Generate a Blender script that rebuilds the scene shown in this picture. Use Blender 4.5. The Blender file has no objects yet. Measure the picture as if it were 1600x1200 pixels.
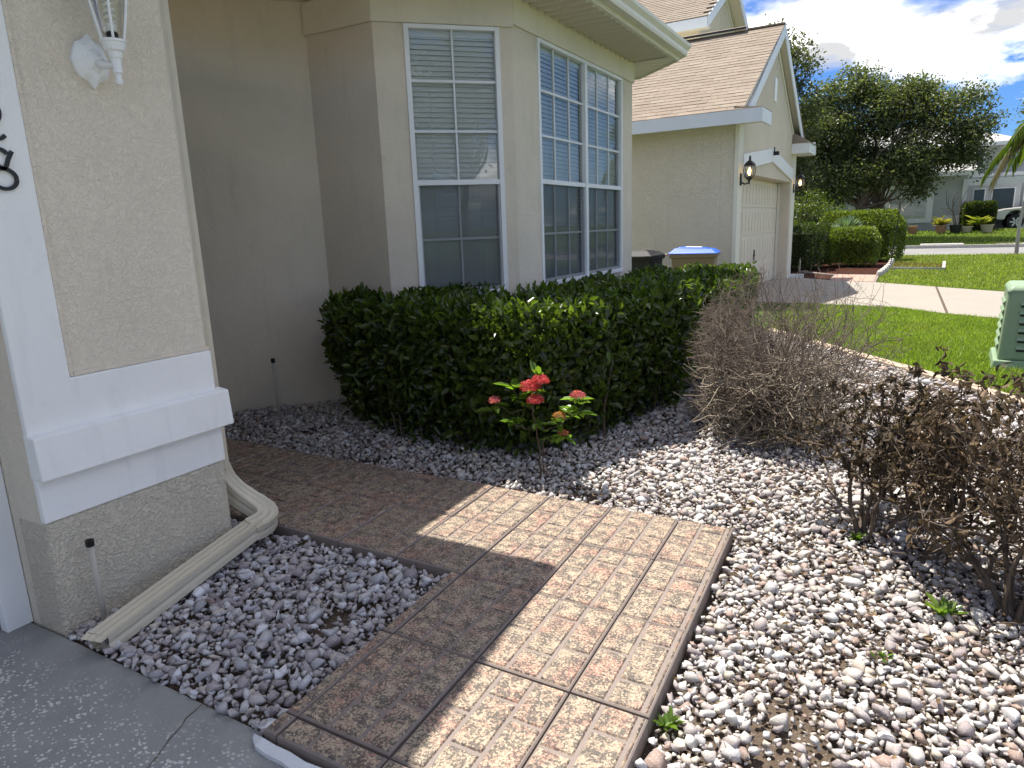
import bpy, bmesh, math, random
import numpy as np
from mathutils import Vector, Matrix
from mathutils.noise import noise as pnoise
random.seed(7); RNG = np.random.default_rng(11)
R = math.radians
SC = bpy.context.scene
COL = SC.collection

# ------------------------------------------------------------------ camera
F, YAW, PIT, ROL, H = 1075.0, R(29.238), R(12.789), R(-2.071), 1.55
fw = Vector((-math.sin(YAW)*math.cos(PIT), math.cos(YAW)*math.cos(PIT), -math.sin(PIT)))
rt = Vector((math.cos(YAW), math.sin(YAW), 0)); up = rt.cross(fw)
r2 = math.cos(ROL)*rt + math.sin(ROL)*up; u2 = -math.sin(ROL)*rt + math.cos(ROL)*up
cam = bpy.data.cameras.new('camera'); cam.sensor_width = 36; cam.lens = 36*F/1600
cam.clip_start = .05; cam.clip_end = 2000
camo = bpy.data.objects.new('camera', cam); COL.objects.link(camo)
camo.matrix_world = Matrix(((r2.x, u2.x, -fw.x, 0), (r2.y, u2.y, -fw.y, 0), (r2.z, u2.z, -fw.z, H), (0, 0, 0, 1)))
SC.camera = camo

# ------------------------------------------------------------------ sky, sun, exposure
KX, KY = .325, -.183                       # shadow offset per metre of height
SUN_EL = math.atan2(1, math.hypot(KX, KY)); SUN_AZ = math.atan2(-KX, -KY)
w = bpy.data.worlds.new('World'); SC.world = w; w.use_nodes = True
nt = w.node_tree; nt.nodes.clear()
def wn(t, **k):
    n = nt.nodes.new(t)
    for a, b in k.items(): setattr(n, a, b)
    return n
sky = wn('ShaderNodeTexSky', sky_type='NISHITA', sun_disc=False, sun_elevation=SUN_EL, sun_rotation=SUN_AZ,
         air_density=1.0, dust_density=.35, ozone_density=2.2, altitude=0)
tc = wn('ShaderNodeTexCoord'); sx = wn('ShaderNodeSeparateXYZ'); nt.links.new(tc.outputs['Generated'], sx.inputs[0])
def wm(op, a, b=None):
    n = wn('ShaderNodeMath', operation=op)
    for i, v in enumerate((a, b)):
        if v is None: continue
        if isinstance(v, (int, float)): n.inputs[i].default_value = v
        else: nt.links.new(v, n.inputs[i])
    return n.outputs[0]
zz = wm('ADD', wm('MAXIMUM', sx.outputs[2], 0.0), .30)
cx = wm('DIVIDE', sx.outputs[0], zz); cy = wm('DIVIDE', sx.outputs[1], zz)
cv = wn('ShaderNodeCombineXYZ'); nt.links.new(cx, cv.inputs[0]); nt.links.new(cy, cv.inputs[1]); cv.inputs[2].default_value = 3.7
def cn(scale, det, off):
    mp = wn('ShaderNodeMapping'); mp.inputs['Location'].default_value = off; nt.links.new(cv.outputs[0], mp.inputs[0])
    n = wn('ShaderNodeTexNoise'); n.inputs['Scale'].default_value = scale; n.inputs['Detail'].default_value = det
    n.inputs['Roughness'].default_value = .58; n.inputs['Distortion'].default_value = .25
    nt.links.new(mp.outputs[0], n.inputs['Vector']); return n.outputs['Fac']
n1 = cn(1.9, 9, (8.57, 11.05, 3.55)); n2 = cn(3.4, 6, (7.1, 4.4, 1.0))
rmp = wn('ShaderNodeValToRGB'); rmp.color_ramp.elements[0].position = .475; rmp.color_ramp.elements[1].position = .605
nt.links.new(n1, rmp.inputs[0])
rmp2 = wn('ShaderNodeValToRGB'); rmp2.color_ramp.elements[0].position = .41; rmp2.color_ramp.elements[1].position = .68
rmp2.color_ramp.elements[0].color = (1.6, 1.62, 1.66, 1); rmp2.color_ramp.elements[1].color = (8.4, 8.15, 7.75, 1)
nt.links.new(n2, rmp2.inputs[0])
mx = wn('ShaderNodeMix', data_type='RGBA'); nt.links.new(rmp.outputs[0], mx.inputs[0])
skm = wn('ShaderNodeMix', data_type='RGBA', blend_type='MULTIPLY'); skm.inputs[0].default_value = 1; nt.links.new(sky.outputs[0], skm.inputs[6]); skm.inputs[7].default_value = (.105, .18, .31, 1)
nt.links.new(skm.outputs[2], mx.inputs[6]); nt.links.new(rmp2.outputs[0], mx.inputs[7])
bg = wn('ShaderNodeBackground'); bg.inputs[1].default_value = .14; nt.links.new(mx.outputs[2], bg.inputs[0])
wo = wn('ShaderNodeOutputWorld'); nt.links.new(bg.outputs[0], wo.inputs[0])
sl = bpy.data.lights.new('sun', 'SUN'); sl.energy = 2.55; sl.angle = R(.53); sl.color = (1, .945, .85)
so = bpy.data.objects.new('sun', sl); COL.objects.link(so); so.location = (-8, 6, 20)
so.rotation_euler = Vector((KX, KY, -1)).to_track_quat('-Z', 'Y').to_euler()
SC.view_settings.view_transform = 'Standard'; SC.view_settings.look = 'None'
SC.view_settings.exposure = 1.80; SC.view_settings.gamma = 1; SC.view_settings.use_curve_mapping = False
SC.render.engine = 'CYCLES'; SC.cycles.max_bounces = 5; SC.cycles.diffuse_bounces = 3; SC.cycles.glossy_bounces = 3; SC.cycles.transmission_bounces = 4; SC.cycles.transparent_max_bounces = 16
SC.cycles.sample_clamp_indirect = 6

# ------------------------------------------------------------------ materials
class N:
    """small node-tree writer"""
    def __init__(s, name):
        m = s.m = bpy.data.materials.new(name); m.use_nodes = True; s.t = m.node_tree; s.t.nodes.clear()
        s.out = s.n('ShaderNodeOutputMaterial'); s.pos = s.n('ShaderNodeNewGeometry').outputs['Position']
    def n(s, t, **k):
        x = s.t.nodes.new(t)
        for a, b in k.items(): setattr(x, a, b)
        return x
    def set(s, sock, v):
        if isinstance(v, bpy.types.NodeSocket): s.t.links.new(v, sock)
        elif isinstance(v, (tuple, list)): sock.default_value = tuple(v) + ((1,) if len(v) == 3 and len(sock.default_value) == 4 else ())
        else: sock.default_value = v
    def noise(s, scale, detail=3, rough=.55, dist=0, vec=None, out='Fac'):
        x = s.n('ShaderNodeTexNoise'); x.inputs['Scale'].default_value = scale; x.inputs['Detail'].default_value = detail
        x.inputs['Roughness'].default_value = rough; x.inputs['Distortion'].default_value = dist
        s.set(x.inputs['Vector'], vec or s.pos); return x.outputs[out]
    def voro(s, scale, feature='F1', vec=None, out='Distance', rnd=1):
        x = s.n('ShaderNodeTexVoronoi', feature=feature); x.inputs['Scale'].default_value = scale
        x.inputs['Randomness'].default_value = rnd
        s.set(x.inputs['Vector'], vec or s.pos); return x.outputs[out]
    def ramp(s, fac, *st):
        x = s.n('ShaderNodeValToRGB'); e = x.color_ramp.elements
        while len(e) < len(st): e.new(.5)
        for i, (p, c) in enumerate(st):
            e[i].position = p; e[i].color = (c, c, c, 1) if isinstance(c, (int, float)) else tuple(c) + (1,)
        s.set(x.inputs[0], fac); return x.outputs[0]
    def mix(s, fac, a, b, mode='MIX'):
        x = s.n('ShaderNodeMix', data_type='RGBA', blend_type=mode)
        s.set(x.inputs[0], fac); s.set(x.inputs[6], a); s.set(x.inputs[7], b); return x.outputs[2]
    def math(s, op, a, b=0.):
        x = s.n('ShaderNodeMath', operation=op); s.set(x.inputs[0], a); s.set(x.inputs[1], b); return x.outputs[0]
    def attr(s, name='col'):
        return s.n('ShaderNodeAttribute', attribute_name=name).outputs['Color']
    def mapping(s, scale=(1, 1, 1), rot=(0, 0, 0)):
        x = s.n('ShaderNodeMapping'); x.inputs['Scale'].default_value = scale; x.inputs['Rotation'].default_value = rot
        s.set(x.inputs[0], s.pos); return x.outputs[0]
    def bump(s, h, strength=.5, dist=.01, normal=None):
        x = s.n('ShaderNodeBump'); x.inputs['Strength'].default_value = strength; x.inputs['Distance'].default_value = dist
        s.set(x.inputs['Height'], h)
        if normal: s.set(x.inputs['Normal'], normal)
        return x.outputs[0]
    def pbr(s, color, rough=.6, normal=None, metal=0, spec=.4, **kw):
        x = s.n('ShaderNodeBsdfPrincipled'); s.set(x.inputs['Base Color'], color); s.set(x.inputs['Roughness'], rough)
        x.inputs['Metallic'].default_value = metal; x.inputs['Specular IOR Level'].default_value = spec
        if normal: s.set(x.inputs['Normal'], normal)
        for k, v in kw.items(): s.set(x.inputs[k], v)
        return x.outputs[0]
    def end(s, sh): s.set(s.out.inputs[0], sh); return s.m

def simple(name, col, rough=.55, var=.12, vs=6, bump=0, bs=60, bd=.003, metal=0, spec=.4):
    k = N(name); f = k.noise(vs, 4)
    c = k.mix(f, tuple(v*(1-var) for v in col), tuple(min(1, v*(1+var)) for v in col))
    nr = k.bump(k.noise(bs, 4), bump, bd) if bump else None
    return k.end(k.pbr(c, rough, nr, metal, spec))

def stucco(name, col, strength=.8, scale=46, d=.006):
    k = N(name)
    wv = k.noise(26, 3, .6, out='Color')
    vec = k.mix(.035, k.pos, wv, 'ADD')
    h = k.noise(scale, 2.5, .5, 1.6, vec)
    h = k.ramp(h, (.36, 0), (.52, .72), (.72, 1))
    fine = k.noise(240, 3, .6)
    hh = k.math('ADD', h, k.math('MULTIPLY', fine, .22))
    big = k.noise(1.3, 5, .6)
    c = k.mix(k.ramp(big, (.3, 0), (.75, 1)), tuple(v*.93 for v in col), tuple(v*1.05 for v in col))
    st = k.noise(9, 6, .7); c = k.mix(k.math('MULTIPLY', k.ramp(st, (.56, 0), (.8, 1)), .3), c, tuple(v*.72 for v in col))
    mpv = k.mapping((5, 5, .7)); sk = k.noise(2.2, 5, .6, .3, mpv); c = k.mix(k.math('MULTIPLY', k.ramp(sk, (.55, 0), (.78, 1)), .22), c, tuple(v*.6 for v in col))
    return k.end(k.pbr(c, .85, k.bump(hh, strength, d), spec=.2))

def leafmat(name, trans=.3, rough=.35, spec=.5):
    k = N(name); c = k.attr()
    c2 = k.mix(k.noise(40, 3), c, k.mix(.5, c, (.02, .03, .01)))
    p = k.pbr(c2, rough, spec=spec)
    t = k.n('ShaderNodeBsdfTranslucent'); k.set(t.inputs[0], k.mix(1, c, (1.5, 1.6, .7), 'MULTIPLY'))
    m = k.n('ShaderNodeMixShader'); m.inputs[0].default_value = trans; k.set(m.inputs[1], p); k.set(m.inputs[2], t.outputs[0])
    return k.end(m.outputs[0])

def glassmat(name, tint=(.95, .97, .97), refl=1.0):
    k = N(name)
    fr = k.n('ShaderNodeFresnel'); fr.inputs[0].default_value = 1.65
    tr = k.n('ShaderNodeBsdfTransparent'); tr.inputs[0].default_value = tint + (1,)
    gl = k.n('ShaderNodeBsdfGlossy'); gl.inputs['Roughness'].default_value = .004
    f = k.math('MINIMUM', k.math('ADD', k.math('MULTIPLY', fr.outputs[0], 1.0*refl), .015*refl), 1.0)
    m = k.n('ShaderNodeMixShader'); k.set(m.inputs[0], f); k.set(m.inputs[1], tr.outputs[0]); k.set(m.inputs[2], gl.outputs[0])
    return k.end(m.outputs[0])

MT = {}
MT['stucco'] = stucco('beige stucco', (.745, .668, .545), .6, 52, .008)
MT['stucco_rough'] = stucco('coarse beige stucco', (.62, .565, .455), .8, 46, .010)
MT['stucco_nb'] = stucco('neighbour stucco', (.71, .635, .51), .8, 30, .012)
MT['cream'] = stucco('cream frieze paint', (.70, .65, .53), .22, 60, .004)
MT['white_stucco'] = stucco('white trim stucco', (.84, .835, .81), .22, 70, .003)
MT['white'] = simple('white paint', (.78, .79, .79), .42, .05, 5, .05)
MT['fascia'] = simple('pale blue white fascia', (.66, .70, .74), .45, .06, 3, .05)
MT['soffit'] = simple('cream vinyl soffit', (.70, .66, .55), .45, .05, 4)
MT['creamtrim'] = simple('cream trim', (.72, .69, .58), .5, .05, 4, .06)
MT['gutter'] = simple('cream aluminium gutter', (.72, .70, .62), .38, .07, 5)
MT['downspout'] = simple('tan painted downspout', (.56, .51, .40), .40, .12, 11, .08, 120)
MT['pvc'] = simple('grey beige pvc', (.42, .39, .33), .5, .12, 14)
MT['black'] = simple('black paint', (.012, .012, .013), .35, .1, 8)
MT['blackplastic'] = simple('black plastic', (.02, .02, .022), .65, .2, 9)
MT['tanplastic'] = simple('tan plastic', (.22, .165, .10), .5, .12, 6)
MT['blueplastic'] = simple('blue plastic', (.012, .10, .55), .38, .1, 6)
MT['paper'] = simple('white label paper', (.75, .77, .78), .6, .06, 30)
MT['rubber'] = simple('rubber', (.018, .018, .019), .8, .2, 20)
MT['alloy'] = simple('alloy', (.5, .5, .52), .3, .1, 9, metal=.8)
MT['carpaint'] = simple('off white car paint', (.66, .63, .57), .25, .03, 3, spec=.6)
MT['carglass'] = simple('dark glass', (.02, .025, .03), .08, .1, 3, spec=.7)
MT['blind'] = simple('white blind', (.84, .85, .83), .5, .04, 3)
MT['darkroom'] = simple('dark room', (.06, .06, .062), .9, .2, 2)
MT['garage'] = simple('cream garage door', (.68, .61, .49), .45, .04, 3, .05)
MT['doorwhite'] = simple('white door', (.72, .73, .73), .4, .03, 3)
MT['glass'] = glassmat('window glass')
MT['lampglass'] = glassmat('lamp glass', (.94, .94, .92), .5)
MT['bulb'] = simple('white bulb', (.85, .85, .80), .3, .02)
MT['greybrown_bark'] = simple('grey bark', (.11, .085, .065), .9, .4, 18, .8, 40, .01)
MT['twig'] = simple('dry grey twig', (.30, .25, .185), .9, .45, 14, .3, 160, .002)
MT['twig_dark'] = simple('dark dead twig', (.12, .092, .07), .9, .4, 14, .3, 160, .002)
MT['twig_grey'] = simple('weathered twig', (.155, .122, .095), .9, .4, 14, .3, 160, .002)
MT['stem'] = simple('brown stem', (.10, .07, .045), .8, .3, 30)
MT['leaf'] = leafmat('glossy hedge leaf', .44, .22)
MT['oakleaf'] = leafmat('oak leaf', .42, .4)
MT['leaf_matte'] = leafmat('matte leaf', .25, .6, .25)
MT['deadleaf'] = leafmat('dead leaf', .12, .75, .15)
MT['petal'] = leafmat('petal', .3, .6, .2)
MT['grass'] = leafmat('grass blade', .35, .5, .3)
MT['bluepot'] = simple('navy glaze', (.02, .045, .12), .3, .1)
MT['terracotta'] = simple('terracotta', (.36, .19, .12), .8, .2, 12)
MT['stonepot'] = simple('pale stone pot', (.42, .36, .27), .8, .2, 12)
MT['roofgrey'] = simple('light grey roof', (.36, .355, .34), .8, .15, 4, .3, 30)
MT['house3'] = stucco('pale grey stucco', (.47, .49, .49), .3, 20, .008)
MT['curb'] = simple('kerb concrete', (.40, .385, .35), .85, .25, 5, .5, 50, .004)
MT['edging'] = simple('beige edging concrete', (.46, .36, .27), .85, .2, 8, .5, 60, .004)
MT['strip'] = simple('grey white torn strip', (.62, .64, .66), .5, .12, 20, .2, 60, .004)
MT['sash'] = simple('grey white sash', (.68, .70, .71), .4, .05, 5)
k = N('insect screen'); tr = k.n('ShaderNodeBsdfTransparent'); tr.inputs[0].default_value = (1, 1, 1, 1)
d = k.pbr((.035, .04, .045), .7, spec=.2); m = k.n('ShaderNodeMixShader'); m.inputs[0].default_value = .40
k.set(m.inputs[1], tr.outputs[0]); k.set(m.inputs[2], d); MT['screen'] = k.end(m.outputs[0])

k = N('knockdown concrete')      # grey driveway coating with pale splatter
wv = k.mix(.02, k.pos, k.noise(40, 2, out='Color'), 'ADD')
mp = k.n('ShaderNodeMapping'); mp.inputs['Scale'].default_value = (1, 1.35, 1); mp.inputs['Rotation'].default_value = (0, 0, .5); k.set(mp.inputs[0], wv)
v = k.voro(50, vec=mp.outputs[0]); sp = k.noise(13, 4, .6)
sp2 = k.voro(50, vec=mp.outputs[0], out='Color')
thr = k.math('SUBTRACT', k.math('MULTIPLY', sp, .75), .03)
pat = k.ramp(k.math('SUBTRACT', k.math('MULTIPLY', thr, k.n('ShaderNodeSeparateColor').outputs[0] if 0 else 1.0), v), (.0, 0), (.035, 1))
sep = k.n('ShaderNodeSeparateColor'); k.set(sep.inputs[0], sp2)
sel = k.ramp(sep.outputs[0], (.22, 0), (.26, 1))
pat = k.math('MULTIPLY', pat, sel)
yy = k.n('ShaderNodeSeparateXYZ'); k.set(yy.inputs[0], k.pos)
dist = k.math('SUBTRACT', 1.30, yy.outputs[1])
worn = k.ramp(k.math('ADD', dist, k.math('MULTIPLY', k.math('SUBTRACT', k.noise(7, 4), .5), .4)), (.04, 0), (.22, 1))
pat = k.math('MULTIPLY', pat, worn)
g = k.mix(k.noise(5, 6, .65), (.18, .183, .18), (.35, .352, .34)); g = k.mix(k.ramp(k.noise(260, 2), (.45, 0), (.75, .35)), g, (.1, .1, .1))
MT['driveway'] = k.end(k.pbr(k.mix(pat, g, (.54, .54, .51)), .8, k.bump(k.math('ADD', pat, k.math('MULTIPLY', k.noise(200, 3), .3)), .5, .003), spec=.25))

k = N('concrete pale'); c = k.mix(k.noise(1.1, 6, .65), (.25, .228, .195), (.335, .30, .255)); c = k.mix(k.math('MULTIPLY', k.noise(60, 4), .35), c, (.36, .32, .27))
MT['concrete'] = k.end(k.pbr(c, .85, k.bump(k.noise(120, 4), .3, .004), spec=.2))
k = N('asphalt'); c = k.mix(k.noise(150, 3), (.15, .15, .15), (.25, .245, .24)); c = k.mix(k.ramp(k.noise(.5, 5), (.3, 0), (.7, .5)), c, (.32, .31, .29))
MT['asphalt'] = k.end(k.pbr(c, .9, k.bump(k.noise(150, 3), .4, .004), spec=.2))
k = N('soil'); c = k.mix(k.noise(30, 6, .7), (.045, .032, .024), (.17, .13, .095)); c = k.mix(k.ramp(k.voro(70), (.1, 1), (.3, 0)), c, (.22, .19, .16))
MT['soil'] = k.end(k.pbr(c, .95, k.bump(k.noise(90, 5), .9, .012), spec=.15))
k = N('lawn ground'); c = k.mix(k.noise(3.5, 5, .65), (.045, .085, .012), (.10, .165, .022)); c = k.mix(k.ramp(k.noise(90, 3), (.4, 0), (.75, .6)), c, (.03, .05, .012))
c = k.mix(k.ramp(k.noise(.55, 4), (.55, 0), (.75, .45)), c, (.16, .15, .06))
MT['lawn'] = k.end(k.pbr(c, .95, k.bump(k.noise(120, 4), 1, .02), spec=.1))
k = N('red brown mulch'); c = k.mix(k.voro(45, out='Color'), (.02, .009, .006), (.11, .04, .025)); MT['mulch'] = k.end(k.pbr(c, .95, k.bump(k.voro(45), 1, .03), spec=.1))
k = N('red pavers'); c = k.mix(k.noise(20, 4), (.33, .20, .155), (.50, .35, .28)); MT['redpaver'] = k.end(k.pbr(c, .9, spec=.15))
k = N('crushed stone'); c = k.attr(); f = k.noise(70, 5, .65); c = k.mix(k.math('MULTIPLY', k.ramp(f, (.35, 0), (.7, 1)), .55), c, k.mix(.60, c, (.34, .28, .28)))
c = k.mix(k.math('MULTIPLY', k.ramp(k.noise(190, 3), (.52, 0), (.75, 1)), .35), c, (.82, .79, .76))
MT['stone'] = k.end(k.pbr(c, .72, k.bump(k.noise(130, 4), .5, .004), spec=.3))
k = N('tile mortar'); c = k.mix(k.noise(40, 5), (.19, .158, .14), (.265, .222, .20)); MT['mortar'] = k.end(k.pbr(c, .85, k.bump(k.noise(160, 3), .5, .003), spec=.2))
k = N('speckled moulded brick')
base = k.mix(k.noise(22, 5, .65), (.275, .20, .15), (.39, .30, .215))
red = k.ramp(k.noise(6.5, 4, .6, .6), (.46, 0), (.62, .85)); base = k.mix(red, base, (.33, .155, .12))
pale = k.ramp(k.noise(120, 4, .7), (.47, 0), (.60, .8)); base = k.mix(pale, base, (.55, .455, .32))
dk = k.ramp(k.math('ADD', k.math('MULTIPLY', k.noise(105, 5, .76, .3), .76), k.math('MULTIPLY', k.noise(19, 4, .6), .36)), (.53, 0), (.59, .88))
base = k.mix(dk, base, (.058, .053, .050))
MT['brick'] = k.end(k.pbr(base, .62, k.bump(k.noise(75, 5, .7), .5, .004), spec=.35))
k = N('tan shingle'); c = k.mix(k.noise(1.7, 5, .7), (.25, .205, .158), (.365, .305, .24)); c = k.mix(k.ramp(k.noise(70, 3), (.4, 0), (.8, .55)), c, (.18, .14, .108))
oi = k.n('ShaderNodeObjectInfo').outputs['Random']; c = k.mix(k.math('MULTIPLY', oi, .5), c, (.20, .155, .12))
MT['shingle'] = k.end(k.pbr(c, .92, k.bump(k.noise(220, 3), .5, .003), spec=.15))
k = N('green cabinet paint'); c = k.mix(k.noise(9, 5, .7), (.20, .285, .175), (.26, .35, .225)); c = k.mix(k.ramp(k.noise(4, 6, .75), (.52, 0), (.72, .5)), c, (.24, .32, .24))
MT['greenpaint'] = k.end(k.pbr(c, .55, k.bump(k.noise(150, 3), .15, .002), spec=.4))
k = N('flame bulb'); e = k.n('ShaderNodeEmission'); e.inputs[0].default_value = (1, .62, .22, 1); e.inputs[1].default_value = 2.2; MT['lit'] = k.end(e.outputs[0])

# ------------------------------------------------------------------ mesh helpers
def thing(name, label, cat, loc=(0, 0, 0), rz=0, group=None):
    o = bpy.data.objects.new(name, None); COL.objects.link(o); o.empty_display_size = .2
    o.location = loc; o.rotation_euler = (0, 0, rz); tag(o, label, cat, group)
    return o
def tag(o, label=None, cat=None, group=None, kind=None):
    for a, b in (('label', label), ('category', cat), ('group', group), ('kind', kind)):
        if b: o[a] = b
    return o
def rootmat(p):
    m = Matrix.Identity(4)
    while p is not None:
        m = Matrix.LocRotScale(p.location, p.rotation_euler, p.scale) @ m; p = p.parent
    return m
class MB:
    def __init__(s): s.v = []; s.f = []
    def add(s, vs, fs):
        b = len(s.v); s.v += [tuple(x) for x in vs]; s.f += [tuple(i+b for i in f) for f in fs]; return s
    def box(s, a, b):
        x0, y0, z0 = a; x1, y1, z1 = b
        return s.add([(x0, y0, z0), (x1, y0, z0), (x1, y1, z0), (x0, y1, z0), (x0, y0, z1), (x1, y0, z1), (x1, y1, z1), (x0, y1, z1)],
                     [(0, 3, 2, 1), (4, 5, 6, 7), (0, 1, 5, 4), (1, 2, 6, 5), (2, 3, 7, 6), (3, 0, 4, 7)])
    def hexa(s, p): return s.add(p, [(0, 3, 2, 1), (4, 5, 6, 7), (0, 1, 5, 4), (1, 2, 6, 5), (2, 3, 7, 6), (3, 0, 4, 7)])
    def prism(s, poly, z0, z1):
        n = len(poly)
        return s.add([(x, y, z0) for x, y in poly] + [(x, y, z1) for x, y in poly],
                     [tuple(range(n))[::-1], tuple(range(n, 2*n))] + [(i, (i+1) % n, n+(i+1) % n, n+i) for i in range(n)])
    def extrude(s, poly, off):       # 3D polygon extruded by a vector
        n = len(poly); o = Vector(off)
        return s.add([tuple(p) for p in poly] + [tuple(Vector(p)+o) for p in poly],
                     [tuple(range(n))[::-1], tuple(range(n, 2*n))] + [(i, (i+1) % n, n+(i+1) % n, n+i) for i in range(n)])
    def sweep(s, path, sec, upv=(0, 0, 1), cap=True, scale=None):
        path = [Vector(p) for p in path]; m = len(sec); b = len(s.v); U = Vector(upv)
        for i, p in enumerate(path):
            t = (path[min(i+1, len(path)-1)] - path[max(i-1, 0)]).normalized()
            side = t.cross(U)
            if side.length < 1e-4: side = t.orthogonal()
            side.normalize(); uu = side.cross(t); U = uu if upv is None else U
            q = scale[i] if scale else 1
            for a, c in sec: s.v.append(tuple(p + side*a*q + uu*c*q))
        for i in range(len(path)-1):
            for j in range(m):
                s.f.append((b+i*m+j, b+i*m+(j+1) % m, b+(i+1)*m+(j+1) % m, b+(i+1)*m+j))
        if cap: s.f.append(tuple(b+j for j in range(m))[::-1]); s.f.append(tuple(b+(len(path)-1)*m+j for j in range(m)))
        return s
    def tube(s, path, r, n=8, cap=True):
        rr = r if isinstance(r, (list, tuple)) else [r]*len(path)
        path = [Vector(p) for p in path]; b = len(s.v); prev = None
        for i, p in enumerate(path):
            t = (path[min(i+1, len(path)-1)] - path[max(i-1, 0)]).normalized()
            if prev is None: a = t.orthogonal().normalized()
            else:
                a = prev - t*prev.dot(t); a = a.normalized() if a.length > 1e-5 else t.orthogonal().normalized()
            prev = a; c = t.cross(a)
            for j in range(n):
                th = 2*math.pi*j/n; s.v.append(tuple(p + (a*math.cos(th)+c*math.sin(th))*rr[i]))
        for i in range(len(path)-1):
            for j in range(n): s.f.append((b+i*n+j, b+i*n+(j+1) % n, b+(i+1)*n+(j+1) % n, b+(i+1)*n+j))
        if cap: s.f.append(tuple(b+j for j in range(n))[::-1]); s.f.append(tuple(b+(len(path)-1)*n+j for j in range(n)))
        return s
    def lathe(s, prof, c, n=14, axis='z', rot=0):
        b = len(s.v)
        for r, z in prof:
            for j in range(n):
                th = 2*math.pi*j/n+rot
                if axis == 'z': s.v.append((c[0]+r*math.cos(th), c[1]+r*math.sin(th), c[2]+z))
                elif axis == 'y': s.v.append((c[0]+r*math.cos(th), c[1]+z, c[2]+r*math.sin(th)))
                else: s.v.append((c[0]+z, c[1]+r*math.cos(th), c[2]+r*math.sin(th)))
        for i in range(len(prof)-1):
            for j in range(n): s.f.append((b+i*n+j, b+i*n+(j+1) % n, b+(i+1)*n+(j+1) % n, b+(i+1)*n+j))
        s.f.append(tuple(b+j for j in range(n))[::-1]); s.f.append(tuple(b+(len(prof)-1)*n+j for j in range(n)))
        return s
    def build(s, name, mat, parent=None, local=False, smooth=False, bevel=0, base=None, fix=True):
        me = bpy.data.meshes.new(name); vs = s.v
        if parent is not None and not local:
            mi = rootmat(parent).inverted(); vs = [tuple(mi @ Vector(p)) for p in vs]
        if parent is None:
            if base is None:
                a = np.array(vs); base = (a[:, 0].mean(), a[:, 1].mean(), a[:, 2].min())
            vs = [(p[0]-base[0], p[1]-base[1], p[2]-base[2]) for p in vs]
        me.from_pydata(vs, [], s.f)
        if fix:
            bm = bmesh.new(); bm.from_mesh(me); bmesh.ops.recalc_face_normals(bm, faces=bm.faces); bm.to_mesh(me); bm.free()
        if smooth: me.polygons.foreach_set('use_smooth', [True]*len(me.polygons))
        me.materials.append(MT[mat]); o = bpy.data.objects.new(name, me); COL.objects.link(o)
        if parent is not None: o.parent = parent
        else: o.location = base
        if bevel:
            bv = o.modifiers.new('bevel', 'BEVEL'); bv.width = bevel; bv.segments = 2; bv.limit_method = 'ANGLE'; bv.angle_limit = R(40)
        return o
def npmesh(name, V, Fq, mat, parent=None, base=(0, 0, 0), col=None, smooth=False):
    """V (n,3), Fq (m,k) all faces with k corners; col per-vertex rgb"""
    me = bpy.data.meshes.new(name); V = np.asarray(V, np.float32)
    if parent is not None:
        mi = np.array(rootmat(parent).inverted()); V = V @ mi[:3, :3].T.astype(np.float32) + mi[:3, 3].astype(np.float32)
    else: V = V - np.array(base, np.float32)
    m, kk = Fq.shape
    me.vertices.add(len(V)); me.vertices.foreach_set('co', V.ravel().astype(np.float32))
    me.loops.add(m*kk); me.loops.foreach_set('vertex_index', Fq.ravel().astype(np.int32))
    me.polygons.add(m); me.polygons.foreach_set('loop_start', (np.arange(m)*kk).astype(np.int32))
    me.polygons.foreach_set('loop_total', np.full(m, kk, np.int32))
    if smooth: me.polygons.foreach_set('use_smooth', np.ones(m, bool))
    me.update(calc_edges=True)
    if col is not None:
        a = me.attributes.new('col', 'FLOAT_COLOR', 'POINT'); c4 = np.ones((len(V), 4), np.float32); c4[:, :3] = col
        a.data.foreach_set('color', c4.ravel())
    me.materials.append(MT[mat]); o = bpy.data.objects.new(name, me); COL.objects.link(o)
    if parent is not None: o.parent = parent
    else: o.location = base
    return o
def unit(a): return a/np.maximum(np.linalg.norm(a, axis=-1, keepdims=True), 1e-9)
def leaves(name, P, D, Nn, L, W, cols, mat, parent=None, base=(0, 0, 0), fold=.25, curl=.0):
    """pointed oval leaves folded along the midrib: 6 verts, 2 quads each"""
    n = len(P); D = unit(D); S = unit(np.cross(D, Nn)); U = np.cross(S, D); L = np.broadcast_to(np.reshape(L, (-1, 1)), (n, 1)); W = np.broadcast_to(np.reshape(W, (-1, 1)), (n, 1))
    e = fold*W
    v = np.stack([P, P+D*L*.32+S*W*.46+U*e-U*L*curl*.1, P+D*L*.70+S*W*.38+U*e-U*L*curl*.5, P+D*L-U*L*curl, P+D*L*.70-S*W*.38+U*e-U*L*curl*.5, P+D*L*.32-S*W*.46+U*e-U*L*curl*.1], 1).reshape(-1, 3)
    i = np.arange(n)[:, None]*6
    f = np.concatenate([i+np.array([[0, 1, 2, 3]]), i+np.array([[0, 3, 4, 5]])], 0)
    return npmesh(name, v, f, mat, parent, base, np.repeat(cols, 6, 0))
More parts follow.
